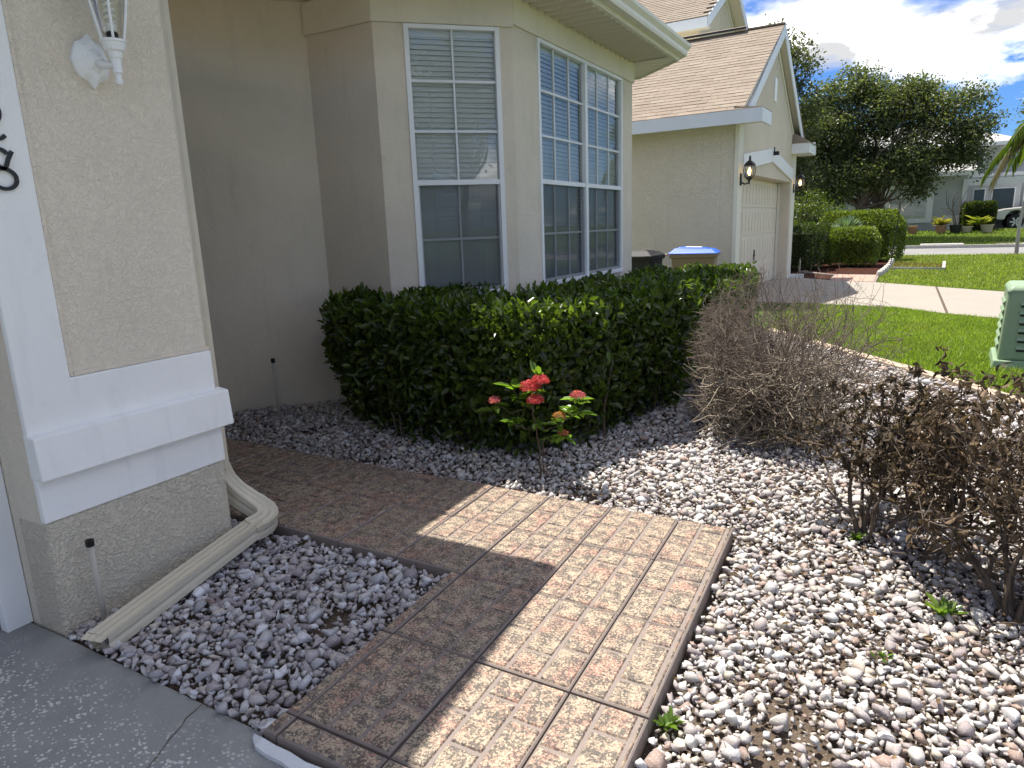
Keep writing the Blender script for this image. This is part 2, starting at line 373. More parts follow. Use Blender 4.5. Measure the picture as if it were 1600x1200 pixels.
def twigs(segs, n=4):
    """list of (p0,p1,r0,r1) -> one quad mesh (V,F)"""
    A = np.array([s[0] for s in segs]); B = np.array([s[1] for s in segs]); r0 = np.array([s[2] for s in segs])[:, None]; r1 = np.array([s[3] for s in segs])[:, None]
    t = unit(B-A); ref = np.where(np.abs(t[:, 2:3]) > .9, np.array([[1., 0, 0]]), np.array([[0, 0, 1.]])); a = unit(np.cross(t, ref)); c = np.cross(t, a)
    ring = []
    for q, r in ((A, r0), (B, r1)):
        for j in range(n):
            th = 2*math.pi*j/n; ring.append(q+(a*math.cos(th)+c*math.sin(th))*r)
    V = np.stack(ring, 1).reshape(-1, 3); i = np.arange(len(segs))[:, None]*2*n
    Fq = np.concatenate([i+np.array([[j, (j+1) % n, n+(j+1) % n, n+j]]) for j in range(n)], 0)
    return V, Fq
def jitcol(n, a, b, spread=.15):
    t = RNG.random((n, 1)); c = np.array(a)*(1-t)+np.array(b)*t
    return np.clip(c*(1+spread*(RNG.random((n, 1))*2-1)), 0, 1)
def copy_of(o, parent=None, loc=None, rot=None):
    c = o.copy(); COL.objects.link(c); c.parent = parent
    if loc is not None: c.location = loc
    if rot is not None: c.rotation_euler = rot
    return c
# ================================================================== SETTING
def poly_sheet(name, poly, z, mat, thick=.06, label=None, bevel=0):
    m = MB(); m.prism(poly, z-thick, z); o = m.build(name, mat, bevel=bevel); tag(o, kind='structure'); return o
def inside(P, poly):
    x, y = P[:, 0], P[:, 1]; r = np.zeros(len(P), bool); j = len(poly)-1
    for i in range(len(poly)):
        xi, yi = poly[i]; xj, yj = poly[j]
        r ^= ((yi > y) != (yj > y)) & (x < (xj-xi)*(y-yi)/((yj-yi) or 1e-9)+xi); j = i
    return r
# big ground sheet reaching the horizon, rising gently behind the far road
xs = [-600, -200, -80, -40, -20, -10, -5, 0, 5, 10, 20, 40, 80, 200, 600]; ys = [-400, -100, -30, -10, 0, 5, 10, 20, 30, 37.2, 38, 40, 42, 44, 46, 50, 60, 100, 300, 900]
def ground_z(y): return -.14 + max(0, min(1, (y-37.2)/8.5))*.66
m = MB()
for y in ys:
    for x in xs: m.v.append((x, y, ground_z(y)))
nx = len(xs)
for j in range(len(ys)-1):
    for i in range(nx-1): m.f.append((j*nx+i, j*nx+i+1, (j+1)*nx+i+1, (j+1)*nx+i))
tag(m.build('ground', 'lawn', base=(0, 0, 0)), kind='structure')

EDG = [(-1.5, 10.3), (-.533, 8.976), (.076, 8.157), (.6, 7.444), (.971, 6.889), (1.9, 5.5), (3.0, 3.6), (4.2, 1.2)]
NEAR = [(-2.95, 14.0), (-1.42, 13.75), (-.96, 13.62), (.05, 13.40), (.75, 12.67), (1.37, 12.28), (3.5, 10.5), (7.5, 7.0)]
FAR = [(9.5, 9.3), (3.6, 14.7), (1.79, 16.46), (-.39, 18.38), (-1.1, 18.69), (-2.5, 19.9), (-2.95, 20.4)]
LAWN1 = [(-2.6, 11.8)] + EDG + [(9, 1.2), (9, 5.7)] + NEAR[::-1]
LAWN2 = FAR[:4] + [(-.36, 20.55), (-.28, 21.96), (-.19, 24.45), (-.16, 26.8), (-1.5, 30.9), (20, 30.9), (20, 9.3)]
poly_sheet('lawn', LAWN1, -.02, 'lawn'); poly_sheet('lawn', LAWN2, -.02, 'lawn')
dw = poly_sheet('neighbour_driveway', NEAR + FAR, .0, 'concrete', .13)
m = MB(); m.prism([(.735, 12.72), (.775, 12.68), (.80, 17.35), (.76, 17.40)], -.02, .002); o = m.build('control_joint', 'blackplastic', dw)
o.data.materials[0] = MT['soil']
poly_sheet('road', [(-60, 31), (60, 31), (60, 36.9), (-60, 36.9)], -.03, 'asphalt', .1)
m = MB(); m.box((-60, 30.75, -.13), (60, 31.0, -.005)); tag(m.build('near_kerb', 'curb', bevel=.02), kind='structure')
m = MB(); m.sweep([(-60, 37.1, -.05), (60, 37.1, -.05)], [(-.2, -.1), (.2, -.1), (.2, .15), (-.05, .15), (-.2, .0)]); tag(m.build('far_kerb', 'curb'), kind='structure')
m = MB(); m.box((.9, 37.3, -.1), (2.6, 38.2, .14)); tag(m.build('storm_drain_apron', 'curb', bevel=.03), kind='structure')
poly_sheet('mulch_bed', [(-2.65, 20.45), (-1.50, 19.5), (-1.44, 20.7), (-2.4, 21.8), (-2.61, 22.5), (-1.51, 21.0), (-.40, 20.8), (-.28, 22), (-.16, 26.8), (-1.5, 31), (-9, 31), (-9, 21.5)], -.03, 'mulch')
poly_sheet('mulch_strip', [(-.17, 23.0), (1.13, 22.7), (1.23, 25.6), (-.15, 26.4)], .0, 'mulch', .05)
bp_ = poly_sheet('paver_path', [(-1.46, 19.26), (-1.1, 18.72), (-.40, 18.41), (-.38, 20.77), (-1.51, 21.0), (-2.6, 22.5), (-2.4, 21.85), (-1.46, 20.75)], -.004, 'mortar', .07)
pv = None
for i in range(4):
    for j in range(7):
        px, py = -1.30+i*.245, 18.86+j*.29 - i*.06
        if py > 20.6: continue
        if pv is None:
            m = MB(); m.box((-.117, -.137, -.02), (.117, .137, .008)); pv = m.build('paver', 'redpaver', bp_, local=True); o = pv
        else: o = copy_of(pv, bp_)
        o.location = Vector((px, py, 0)) - bp_.location; o.location.z = .07
# kerb along the lawn, cast in lengths
le = thing('lawn_edging', 'beige concrete edging strip between white gravel and near lawn', 'edging', (.6, 7.4, -.05))
for a, b in zip(EDG[:-1], EDG[1:]):
    a, b = Vector((*a, 0)), Vector((*b, 0)); n = max(1, round((b-a).length/.62))
    for i in range(n):
        p, q = a.lerp(b, i/n), a.lerp(b, (i+1)/n); t = (q-p).normalized()*.006
        m = MB(); m.sweep([p+t, q-t], [(-.055, -.1), (.055, -.1), (.055, .005), (.03, .022), (-.03, .022), (-.055, .005)]); m.build('edging_block', 'edging', le)

# home driveway with its crack, y < 1.32
DRV = [(-9, 1.325), (-3.0, 1.325), (-2.84, 1.325), (-1.72, 1.30), (-1.69, 1.262), (-.5, 1.235), (7, 1.2), (7, -6), (-9, -6)]
dv = poly_sheet('driveway', DRV, -.055, 'driveway', .12)
cp = [(-2.035, 1.32), (-2.02, 1.23), (-2.0, 1.20), (-1.985, 1.15), (-1.96, 1.10), (-1.945, 1.07), (-1.93, 1.03), (-1.935, .95), (-1.90, .85)]
m = MB(); n = len(cp)
for i, (x, y) in enumerate(cp): wd = .0016+.0012*(i % 2); m.v += [(x-wd, y, -.0535), (x+wd, y, -.0535)]
for i in range(n-1): m.f.append((2*i, 2*i+1, 2*i+3, 2*i+2))
m.build('crack', 'soil', dv)

# ------------------------------------------------------------------ walkway of moulded brick tiles
PA = R(-1.5); J = Vector((-.902, 2.932, 0)); UX = Vector((1, -.018, 0)); UY = Vector((-.030, 1, 0))
wk = thing('walkway', None, None, (-1.0, 2.6, -.08)); tag(wk, kind='structure')
def uv(u, v, z=0): return J + UX*u + UY*v + Vector((0, 0, z))
COLS = [.285, 0, -.385, -.775, -1.165, -1.55, -1.935, -2.32, -2.705, -3.09, -3.475, -3.86, -4.245, -4.63, -5.0]
ROWS = [.49, 0, -.525, -1.05, -1.575, -1.675]
TW, TH = .385, .525
PAT = [[(0, .48), (.48, 1)], [(0, .27), (.27, .74), (.74, 1)], [(0, .40), (.40, 1)]]
brick_mesh = {}
def brick(parent, u0, u1, v0, v1, dz=0):
    a, b = round(u1-u0, 3), round(v1-v0, 3)
    if a < .012 or b < .02: return
    c = uv((u0+u1)/2, (v0+v1)/2, dz)
    mi = rootmat(parent).inverted()
    if (a, b) not in brick_mesh:
        m = MB(); x, y, e = a/2, b/2, .006
        m.add([UX*p + UY*q_ + Vector((0, 0, h_)) for p, q_, h_ in [(-x, -y, -.008), (x, -y, -.008), (x, y, -.008), (-x, y, -.008), (-x+e, -y+e, 0), (x-e, -y+e, 0), (x-e, y-e, 0), (-x+e, y-e, 0)]],
              [(4, 5, 6, 7), (0, 1, 5, 4), (1, 2, 6, 5), (2, 3, 7, 6), (3, 0, 4, 7)])
        o = m.build('brick', 'brick', parent, local=True); brick_mesh[(a, b)] = o.data
    else:
        o = bpy.data.objects.new('brick', brick_mesh[(a, b)]); COL.objects.link(o); o.parent = parent
    o.matrix_local = mi @ Matrix.Translation(c)
def tile(ui, vi, u0, u1, v0, v1):
    """one moulded tile; (ui, vi) its uncut lower-left corner"""
    g = .0035; c = uv((u0+u1)/2, (v0+v1)/2); dz = random.uniform(-.004, .003)
    m = MB(); e = .005
    q = [(u0+g, v0+g), (u1-g, v0+g), (u1-g, v1-g), (u0+g, v1-g)]; q2 = [(u0+g+e, v0+g+e), (u1-g-e, v0+g+e), (u1-g-e, v1-g-e), (u0+g+e, v1-g-e)]
    m.add([uv(*p, -.085) for p in q]+[uv(*p, -.011+dz) for p in q]+[uv(*p, -.006+dz) for p in q2],
          [(0, 1, 5, 4), (1, 2, 6, 5), (2, 3, 7, 6), (3, 0, 4, 7), (4, 5, 9, 8), (5, 6, 10, 9), (6, 7, 11, 10), (7, 4, 8, 11), (8, 9, 10, 11)])
    t = m.build('tile', 'mortar', wk); cw = TW/3; k = .0055
    flip = (round((ui+10)/.385)+round((vi+10)/.525)) % 2
    for ci in range(3):
        a0, a1 = ui+ci*cw, ui+(ci+1)*cw
        for f0, f1 in PAT[ci]:
            if flip: f0, f1 = 1-f1, 1-f0
            b0, b1 = vi+f0*TH, vi+f1*TH
            brick(t, max(a0, u0+.004)+k, min(a1, u1-.004)-k, max(b0, v0+.004)+k, min(b1, v1-.004)-k, dz)
for i in range(len(COLS)-1):
    for j in range(len(ROWS)-1):
        u1, u0 = COLS[i], COLS[i+1]; v1, v0 = ROWS[j], ROWS[j+1]
        if j >= 2 and i > 2: continue
        tile(COLS[1] if i == 0 else u1-TW, v1-TH if j else 0, u0, u1, v0, v1)
for j in range(2, len(ROWS)-1):      # narrow cut strip on the left edge
    tile(-.775-TW, ROWS[j]-TH, -.835, -.775, ROWS[j+1], ROWS[j])
PATHPOLY = [tuple(uv(u, v).xy) for u, v in [(.295, .50), (.295, -1.69), (-.845, -1.69), (-.845, -.535), (-5.1, -.535), (-5.1, .50)]]

# ------------------------------------------------------------------ gravel bed: soil, 300 nearest stones as pieces, the rest as one mass
BED = [(-.5, 1.24), (-1.69, 1.265), (-1.72, 1.305), (-2.86, 1.335), (-2.93, 1.335), (-2.93, 2.2), (-5.5, 2.2), (-5.5, 3.9), (-4.62, 4.83), (-3.89, 4.83), (-3.05, 5.667), (-3.05, 11.8), (-2.6, 11.8)] + [(x-.04, y-.05) for x, y in EDG] + [(4.0, 1.21)]
def soil_z(x, y):
    if x < -1.5 and y < 2.6: return -.062
    t = min(1, max(0, (y-3.2)/1.0)); return -.088*(1-t) - .045*t
gx0, gx1, gy0, gy1, st = -5.6, 4.4, .2, 12, .12
gb = thing('gravel_bed', None, None, (-.5, 3, -.09)); tag(gb, kind='structure')
m = MB(); nx = int((gx1-gx0)/st)+1; ny = int((gy1-gy0)/st)+1
for j in range(ny):
    for i in range(nx):
        x, y = gx0+i*st, gy0+j*st; m.v.append((x, y, soil_z(x, y)-.012 + .012*pnoise((x*3, y*3, 0))))
cc = inside(np.array([(gx0+(i+.5)*st, gy0+(j+.5)*st) for j in range(ny-1) for i in range(nx-1)]), BED)
for j in range(ny-1):
    for i in range(nx-1):
        if cc[j*(nx-1)+i]: m.f.append((j*nx+i, j*nx+i+1, (j+1)*nx+i+1, (j+1)*nx+i))
m.build('soil', 'soil', gb, smooth=True, fix=False)
protos = []
for q in range(26):
    bm = bmesh.new(); pr = np.random.default_rng(100+q)
    for k_ in range(11):
        d_ = pr.normal(size=3); d_ /= np.linalg.norm(d_); d_ *= (.82+.3*pr.random()); bm.verts.new(d_*np.array([1, .68+.25*pr.random(), .52+.2*pr.random()]))
    r_ = bmesh.ops.convex_hull(bm, input=bm.verts); bmesh.ops.delete(bm, geom=[e for e in r_['geom_interior'] if isinstance(e, bmesh.types.BMVert)], context='VERTS')
    if q % 5 == 0: bmesh.ops.bevel(bm, geom=list(bm.edges), offset=.09, segments=1, affect='EDGES', clamp_overlap=True); bmesh.ops.triangulate(bm, faces=bm.faces)
    bmesh.ops.triangulate(bm, faces=bm.faces); bmesh.ops.recalc_face_normals(bm, faces=bm.faces)
    bm.verts.ensure_lookup_table(); V = np.array([v.co[:] for v in bm.verts]); Fc = np.array([[v.index for v in f.verts] for f in bm.faces]); bm.verts.index_update()
    Fc = np.array([[v.index for v in f.verts] for f in bm.faces]); protos.append((V/1.0, Fc)); bm.free()
def jitter_grid(x0, x1, y0, y1, s, jit=.5):
    X, Y = np.meshgrid(np.arange(x0, x1, s), np.arange(y0, y1, s)); P = np.stack([X.ravel(), Y.ravel()], 1)
    return P + (RNG.random(P.shape)-.5)*s*2*jit
stones = []                                   # x,y,z,r,rotation,proto,colour
def lay(P, rmed, rsd, dz, thin=0):
    P = P[inside(P, BED) & ~inside(P, PATHPOLY)]
    P = P[~((P[:, 0] > .28*P[:, 1]+1.5))]
    for x, y in P:
        clump = pnoise((x*1.7, y*1.7, 5.0)); bare = pnoise((x*2.3+9, y*2.3, 2.0))
        if thin and (bare > (.47 if x > -1.5 else .52) and RNG.random() < thin): continue
        if x < -1.5 and y < 2.6: rr = rmed*1.12
        else: rr = rmed*(1.0+.12*clump)
        r = rr*math.exp(rsd*RNG.normal()); r = min(max(r, .006), .047)
        stones.append((x, y, soil_z(x, y)+dz+r*.30+.010*RNG.random(), r))
lay(jitter_grid(-5.5, 2.6, .35, 10.3, .027), .0128, .36, .000, .5)
lay(jitter_grid(-5.5, 2.6, .35, 10.3, .0345), .0168, .40, .013, .7)
lay(jitter_grid(-5.5, 2.6, .35, 6.5, .080), .0250, .25, .018, .9)
ST = np.array(stones)
d2 = (ST[:, 0])**2 + (ST[:, 1])**2
far = (ST[:, 1] > 5.2) & (RNG.random(len(ST)) < .5); ST[ST[:, 1] > 5.2, 3] *= 1.3; ST = ST[~far]
n = len(ST)
left = (ST[:, 0] < -1.5) & (ST[:, 1] < 2.6)
pal = np.array([(.64, .62, .585), (.56, .53, .49), (.46, .42, .395), (.38, .335, .32), (.31, .265, .26), (.56, .49, .395), (.34, .24, .19), (.49, .485, .48), (.75, .745, .73)])
pw = np.array([.17, .16, .15, .13, .08, .10, .07, .08, .06]); pw /= pw.sum()
pwl = np.array([.16, .16, .17, .16, .09, .04, .01, .18, .04]); pwl /= pwl.sum()
ci = np.where(left, RNG.choice(len(pal), n, p=pwl), RNG.choice(len(pal), n, p=pw))
SCOL = np.clip(pal[ci]*.87*(.84+.32*RNG.random((n, 1))), 0, .9); SCOL[left] *= np.array([.95, .97, 1.04])
def rotm(n):
    yaw = RNG.random(n)*6.283; tx = RNG.normal(0, .38, n); ty = RNG.normal(0, .38, n)
    cz, sz, cx_, sx_, cy_, sy_ = np.cos(yaw), np.sin(yaw), np.cos(tx), np.sin(tx), np.cos(ty), np.sin(ty); o = np.zeros(n); e = np.ones(n)
    Rz = np.stack([np.stack([cz, -sz, o], 1), np.stack([sz, cz, o], 1), np.stack([o, o, e], 1)], 1)
    Rx = np.stack([np.stack([e, o, o], 1), np.stack([o, cx_, -sx_], 1), np.stack([o, sx_, cx_], 1)], 1)
    Ry = np.stack([np.stack([cy_, o, sy_], 1), np.stack([o, e, o], 1), np.stack([-sy_, o, cy_], 1)], 1)
    return Rx @ Ry @ Rz
RM = rotm(n); PI_ = RNG.integers(0, len(protos), n)
# pick the 300 that show largest: in frame, by projected size
cm = np.array([r2[:], (-u2)[:], fw[:]]); Pc = (ST[:, :3]-np.array([0, 0, H])) @ cm.T
px = 800+F*Pc[:, 0]/Pc[:, 2]; py = 600+F*Pc[:, 1]/Pc[:, 2]
show = np.where((px > 10) & (px < 1590) & (py > 10) & (py < 1190) & (Pc[:, 2] > 0), ST[:, 3]/Pc[:, 2], 0)
big = np.argsort(-show)[:300]; isbig = np.zeros(n, bool); isbig[big] = True
Vs, Fs, Cs = [], [], []; off = 0
for q, (PV, PF) in enumerate(protos):
    idx = np.where((PI_ == q) & ~isbig)[0]
    if not len(idx): continue
    V = np.einsum('nij,kj->nki', RM[idx], PV)*ST[idx, 3][:, None, None] + ST[idx, None, :3]
    Vs.append(V.reshape(-1, 3)); Fs.append((PF[None]+(np.arange(len(idx))*len(PV))[:, None, None]).reshape(-1, 3)+off); Cs.append(np.repeat(SCOL[idx], len(PV), 0)); off += len(idx)*len(PV)
tag(npmesh('gravel', np.concatenate(Vs), np.concatenate(Fs), 'stone', gb, col=np.concatenate(Cs)), kind='stuff')
for i in big:
    PV, PF = protos[PI_[i]]; V = PV*ST[i, 3]
    o = npmesh('stone', V, PF, 'stone', None, (0, 0, 0), col=np.repeat(SCOL[i:i+1], len(PV), 0)); o.parent = gb
    M4 = Matrix([[*RM[i][0], ST[i, 0]], [*RM[i][1], ST[i, 1]], [*RM[i][2], ST[i, 2]], [0, 0, 0, 1]]); o.matrix_local = rootmat(gb).inverted() @ M4

# ------------------------------------------------------------------ grass
def blades(name, P, z, hmin, hmax, wd, label, ca, cb):
    n = len(P); hgt = hmin+(hmax-hmin)*RNG.random((n, 1)); th = RNG.random(n)*6.283; side = np.stack([np.cos(th), np.sin(th), np.zeros(n)], 1)*wd*(.6+.8*RNG.random((n, 1)))
    lean = RNG.normal(0, .42, (n, 2)); B = np.concatenate([P, np.full((n, 1), z) if np.isscalar(z) else z.reshape(-1, 1)], 1)
    mid = B + np.concatenate([lean*hgt*.35, hgt*.62], 1); tip = B + np.concatenate([lean*hgt*1.1, hgt], 1)
    V = np.stack([B-side, B+side, mid+side*.7, tip, mid-side*.7], 1).reshape(-1, 3); i = np.arange(n)[:, None]*5
    t = np.array([pnoise((p[0]*1.1, p[1]*1.1, 0))*.5+.5 for p in P])[:, None]; pt = np.clip((np.array([pnoise((p[0]*.6, p[1]*.6, 7.))*.5+.5 for p in P])[:, None]-.55)*3, 0, .55)
    c = (np.array(ca)*(1-t)+np.array(cb)*t); c = c*(1-pt)+np.array((.23, .22, .07))*pt; c *= (.65+.7*RNG.random((n, 1)))
    Fq = np.concatenate([i+np.array([[0, 1, 2, 4]]), i+np.array([[4, 2, 3, 3]])], 0)
    tri = np.concatenate([i+np.array([[0, 1, 2]]), i+np.array([[0, 2, 4]]), i+np.array([[4, 2, 3]])], 0)
    o = npmesh(name, V, tri, 'grass', None, (float(P[:, 0].mean()), float(P[:, 1].mean()), 0), np.repeat(np.clip(c, 0, 1), 5, 0)); tag(o, label, 'grass', kind='stuff'); return o
def lawn_pts(poly, s, x0, x1, y0, y1):
    P = jitter_grid(x0, x1, y0, y1, s, .6); return P[inside(P, poly)]
P = lawn_pts(LAWN1, .0205, -1.6, 2.6, 5.2, 13.8); P = P[P[:, 0] < .22*P[:, 1]+.1]
blades('near_grass', P, -.022, .03, .065, .0042, 'short bright green lawn grass between gravel and neighbouring driveway', (.19, .285, .028), (.31, .40, .055))
P = lawn_pts(LAWN2, .06, -1.5, 6, 13, 30.9); P = P[P[:, 0] < .22*P[:, 1]+.3]
blades('verge_grass', P, -.022, .03, .07, .012, 'green lawn grass beyond the neighbouring driveway', (.21, .28, .036), (.34, .39, .07))
P = jitter_grid(-4, 12, 37.4, 46.5, .11, .6); P = P[~((P[:, 0] > .85) & (P[:, 0] < 2.65) & (P[:, 1] < 38.25))]
blades('far_grass', P, np.array([ground_z(y) for y in P[:, 1]]), .04, .10, .022, 'sloping lawn grass across the far road', (.19, .27, .04), (.32, .37, .08))
# ================================================================== OUR HOUSE
hs = thing('house', 'beige stucco house with white trim bands and tall bay windows in the foreground', 'house', (-4.6, 4.2, 0))
X1 = -2.945
m = MB(); m.box((-3.22, 1.34, -.1), (X1, 2.2, 3.22)); m.build('garage_pier', 'stucco', hs, bevel=.015)
m = MB(); m.box((-3.15, 1.337, -.1), (-2.932, 2.203, .452)); m.build('pier_base', 'stucco_rough', hs, bevel=.02)
m = MB(); m.box((-2.96, 1.336, .448), (-2.925, 2.206, .64)); m.build('lower_trim_band', 'white_stucco', hs, bevel=.006)
m = MB(); m.hexa([(-2.96, 1.332, .636), (-2.872, 1.332, .636), (-2.872, 2.245, .636), (-2.96, 2.245, .636), (-2.96, 1.332, .822), (-2.885, 1.332, .812), (-2.885, 2.245, .812), (-2.96, 2.245, .822)])
m.build('projecting_trim_band', 'white_stucco', hs, bevel=.006)
m = MB(); m.extrude([(-2.96, 1.334, .81), (-2.96, 2.205, .81), (-2.96, 2.205, 1.015), (-2.96, 1.533, 1.015), (-2.96, 1.533, 3.2), (-2.96, 1.334, 3.2)], (.032, 0, 0))
m.build('white_surround', 'white_stucco', hs, bevel=.006)
m = MB(); m.box((-2.95, 1.534, 1.016), (-2.934, 1.552, 3.2)); m.box((-2.95, 1.552, 1.016), (-2.934, 2.203, 1.034)); m.build('panel_bead', 'stucco', hs, bevel=.004)
m = MB(); m.box((-9, 2.0, -.1), (-3.22, 2.19, 3.22)); m.build('garage_side_wall', 'stucco', hs)
m = MB(); m.box((-3.22, -4.5, 2.42), (X1, 1.34, 3.22)); m.box((-3.22, -4.5, -.1), (X1, -3.6, 2.42)); m.build('garage_front_wall', 'stucco', hs)
m = MB(); m.box((-9, -4.7, -.1), (-3.22, -4.5, 3.22)); m.box((-9.1, -4.5, -.1), (-9, 2.0, 3.22)); m.build('garage_rear_wall', 'stucco', hs)
m = MB(); m.box((-3.245, 1.235, -.056), (-3.19, 1.338, 2.42)); fr = m.build('door_frame', 'white', hs, bevel=.004)
gd = MB().box((-3.29, -3.6, -.05), (-3.25, 1.234, 2.4)).build('garage_door', 'doorwhite', hs)
for s in range(4):
    m = MB(); z0 = -.03+s*.605; m.box((-3.262, -3.58, z0), (-3.243, 1.228, z0+.59))
    for q in range(8): y0 = -3.5+q*.585; m.box((-3.246, y0, z0+.1), (-3.236, y0+.48, z0+.49))
    m.build('door_section', 'doorwhite', gd, bevel=.004)
# house number, painted metal figures one above the other
def figure(pts, cy, cz, w_=.0068):
    q = [pts[0]] + list(pts) + [pts[-1]]; sm = []
    for i in range(1, len(q)-2):
        for t in (0, .25, .5, .75):
            sm.append(tuple(.5*((2*q[i][e])+(q[i+1][e]-q[i-1][e])*t+(2*q[i-1][e]-5*q[i][e]+4*q[i+1][e]-q[i+2][e])*t*t+(3*q[i][e]-q[i-1][e]-3*q[i+1][e]+q[i+2][e])*t**3) for e in (0, 1)))
    pts = sm + [pts[-1]]
    m = MB(); m.sweep([(-2.921, cy+a, cz+b) for a, b in pts], [(-w_, -.004), (w_, -.004), (w_, .004), (-w_, .004)], (1, 0, 0)); return m
two = [(-.036, .030), (-.025, .052), (.0, .062), (.026, .052), (.034, .026), (.022, -.004), (-.012, -.034), (-.038, -.058), (-.010, -.060), (.018, -.066), (.040, -.052)]
eight = [(.052, .058), (.036, .030), (.018, -.004), (-.012, .010), (-.036, .034), (-.030, .058), (-.004, .066), (.022, .060), (.034, .048)]
ring_ = [(.010+.042*math.cos(a), -.042+.036*math.sin(a)) for a in [i*math.pi/10 for i in range(21)]]
figure(two, 1.415, 2.000).build('house_number_figure', 'black', hs)
m = figure(eight, 1.415, 1.835); m2 = figure(ring_, 1.415, 1.835); m.add(m2.v, m2.f); m.build('house_number_figure', 'black', hs)

# alcove and bay walls -------------------------------------------------------
class Wall:
    def __init__(s, p, d, n): s.p, s.d, s.n = Vector((*p, 0)), Vector((*d, 0)).normalized(), Vector((*n, 0)).normalized()
    def P(s, a, t, z): return s.p + s.d*a + s.n*t + Vector((0, 0, z))
    def box(s, mb, a0, a1, t0, t1, z0, z1):
        return mb.hexa([s.P(a, t, z) for z in (z0, z1) for a, t in ((a0, t0), (a1, t0), (a1, t1), (a0, t1))])
    def holed(s, mb, a0, a1, z0, z1, holes, depth=.14):
        A = sorted({a0, a1, *[v for h in holes for v in h[:2]]}); Z = sorted({z0, z1, *[v for h in holes for v in h[2:]]})
        for i in range(len(A)-1):
            for j in range(len(Z)-1):
                ca, cz = (A[i]+A[i+1])/2, (Z[j]+Z[j+1])/2
                if any(h[0] < ca < h[1] and h[2] < cz < h[3] for h in holes): continue
                mb.add([s.P(A[i], 0, Z[j]), s.P(A[i+1], 0, Z[j]), s.P(A[i+1], 0, Z[j+1]), s.P(A[i], 0, Z[j+1])], [(0, 1, 2, 3)])
        for h in holes:
            c = [(h[0], h[2]), (h[1], h[2]), (h[1], h[3]), (h[0], h[3])]
            for i in range(4):
                p, q = c[i], c[(i+1) % 4]; mb.add([s.P(p[0], 0, p[1]), s.P(q[0], 0, q[1]), s.P(q[0], -depth, q[1]), s.P(p[0], -depth, p[1])], [(0, 1, 2, 3)])
s2 = .70710678
C0, C1, C2, C3 = (-4.62, 4.83), (-3.89, 4.83), (-3.05, 5.667), (-3.05, 8.78)
WA = Wall((-7.0, 2.45), (1, 1), (1, -1)); WB0 = Wall(C0, (1, 0), (0, -1)); WB = Wall(C1, (C2[0]-C1[0], C2[1]-C1[1]), (C2[1]-C1[1], C1[0]-C2[0])); WC = Wall(C2, (0, 1), (1, 0)); WD = Wall(C3, (-1, 1), (1, 1))
lenA = 3.366; lenB = math.hypot(C2[0]-C1[0], C2[1]-C1[1]); lenC = C3[1]-C2[1]
m = MB(); WA.box(m, -1.2, lenA, -.2, 0, -.1, 3.5); m.build('alcove_wall', 'stucco', hs)
m = MB(); WB0.box(m, .0, .73, -.2, 0, -.1, 3.5); m.build('bay_return_wall', 'stucco', hs)
W1 = (.252, 1.072, .965, 3.222); W2 = (.475, 2.74, .965, 3.245)
m = MB(); WB.holed(m, 0, lenB, -.1, 3.5, [W1]); m.build('bay_wall', 'stucco', hs, fix=False)
m = MB(); WC.holed(m, 0, lenC, -.1, 3.5, [W2]); m.build('bay_wall', 'stucco', hs, fix=False)
m = MB(); WD.box(m, 0, 1.2, -.2, -.002, -.1, 3.5); m.build('bay_wall', 'stucco', hs)
m = MB(); m.box((-9, 9.6, -.1), (-3.88, 9.75, 3.5)); m.build('house_rear_wall', 'stucco', hs)
for Wl, a0, a1, zb in ((WB0, -.0, .73+.01, 3.222), (WB, -.005, lenB+.008, 3.224), (WC, -.004, lenC+.02, 3.247)):
    m = MB(); Wl.box(m, a0, a1, -.05, .024, zb, 3.478); m.build('frieze_band', 'cream', hs, bevel=.004)

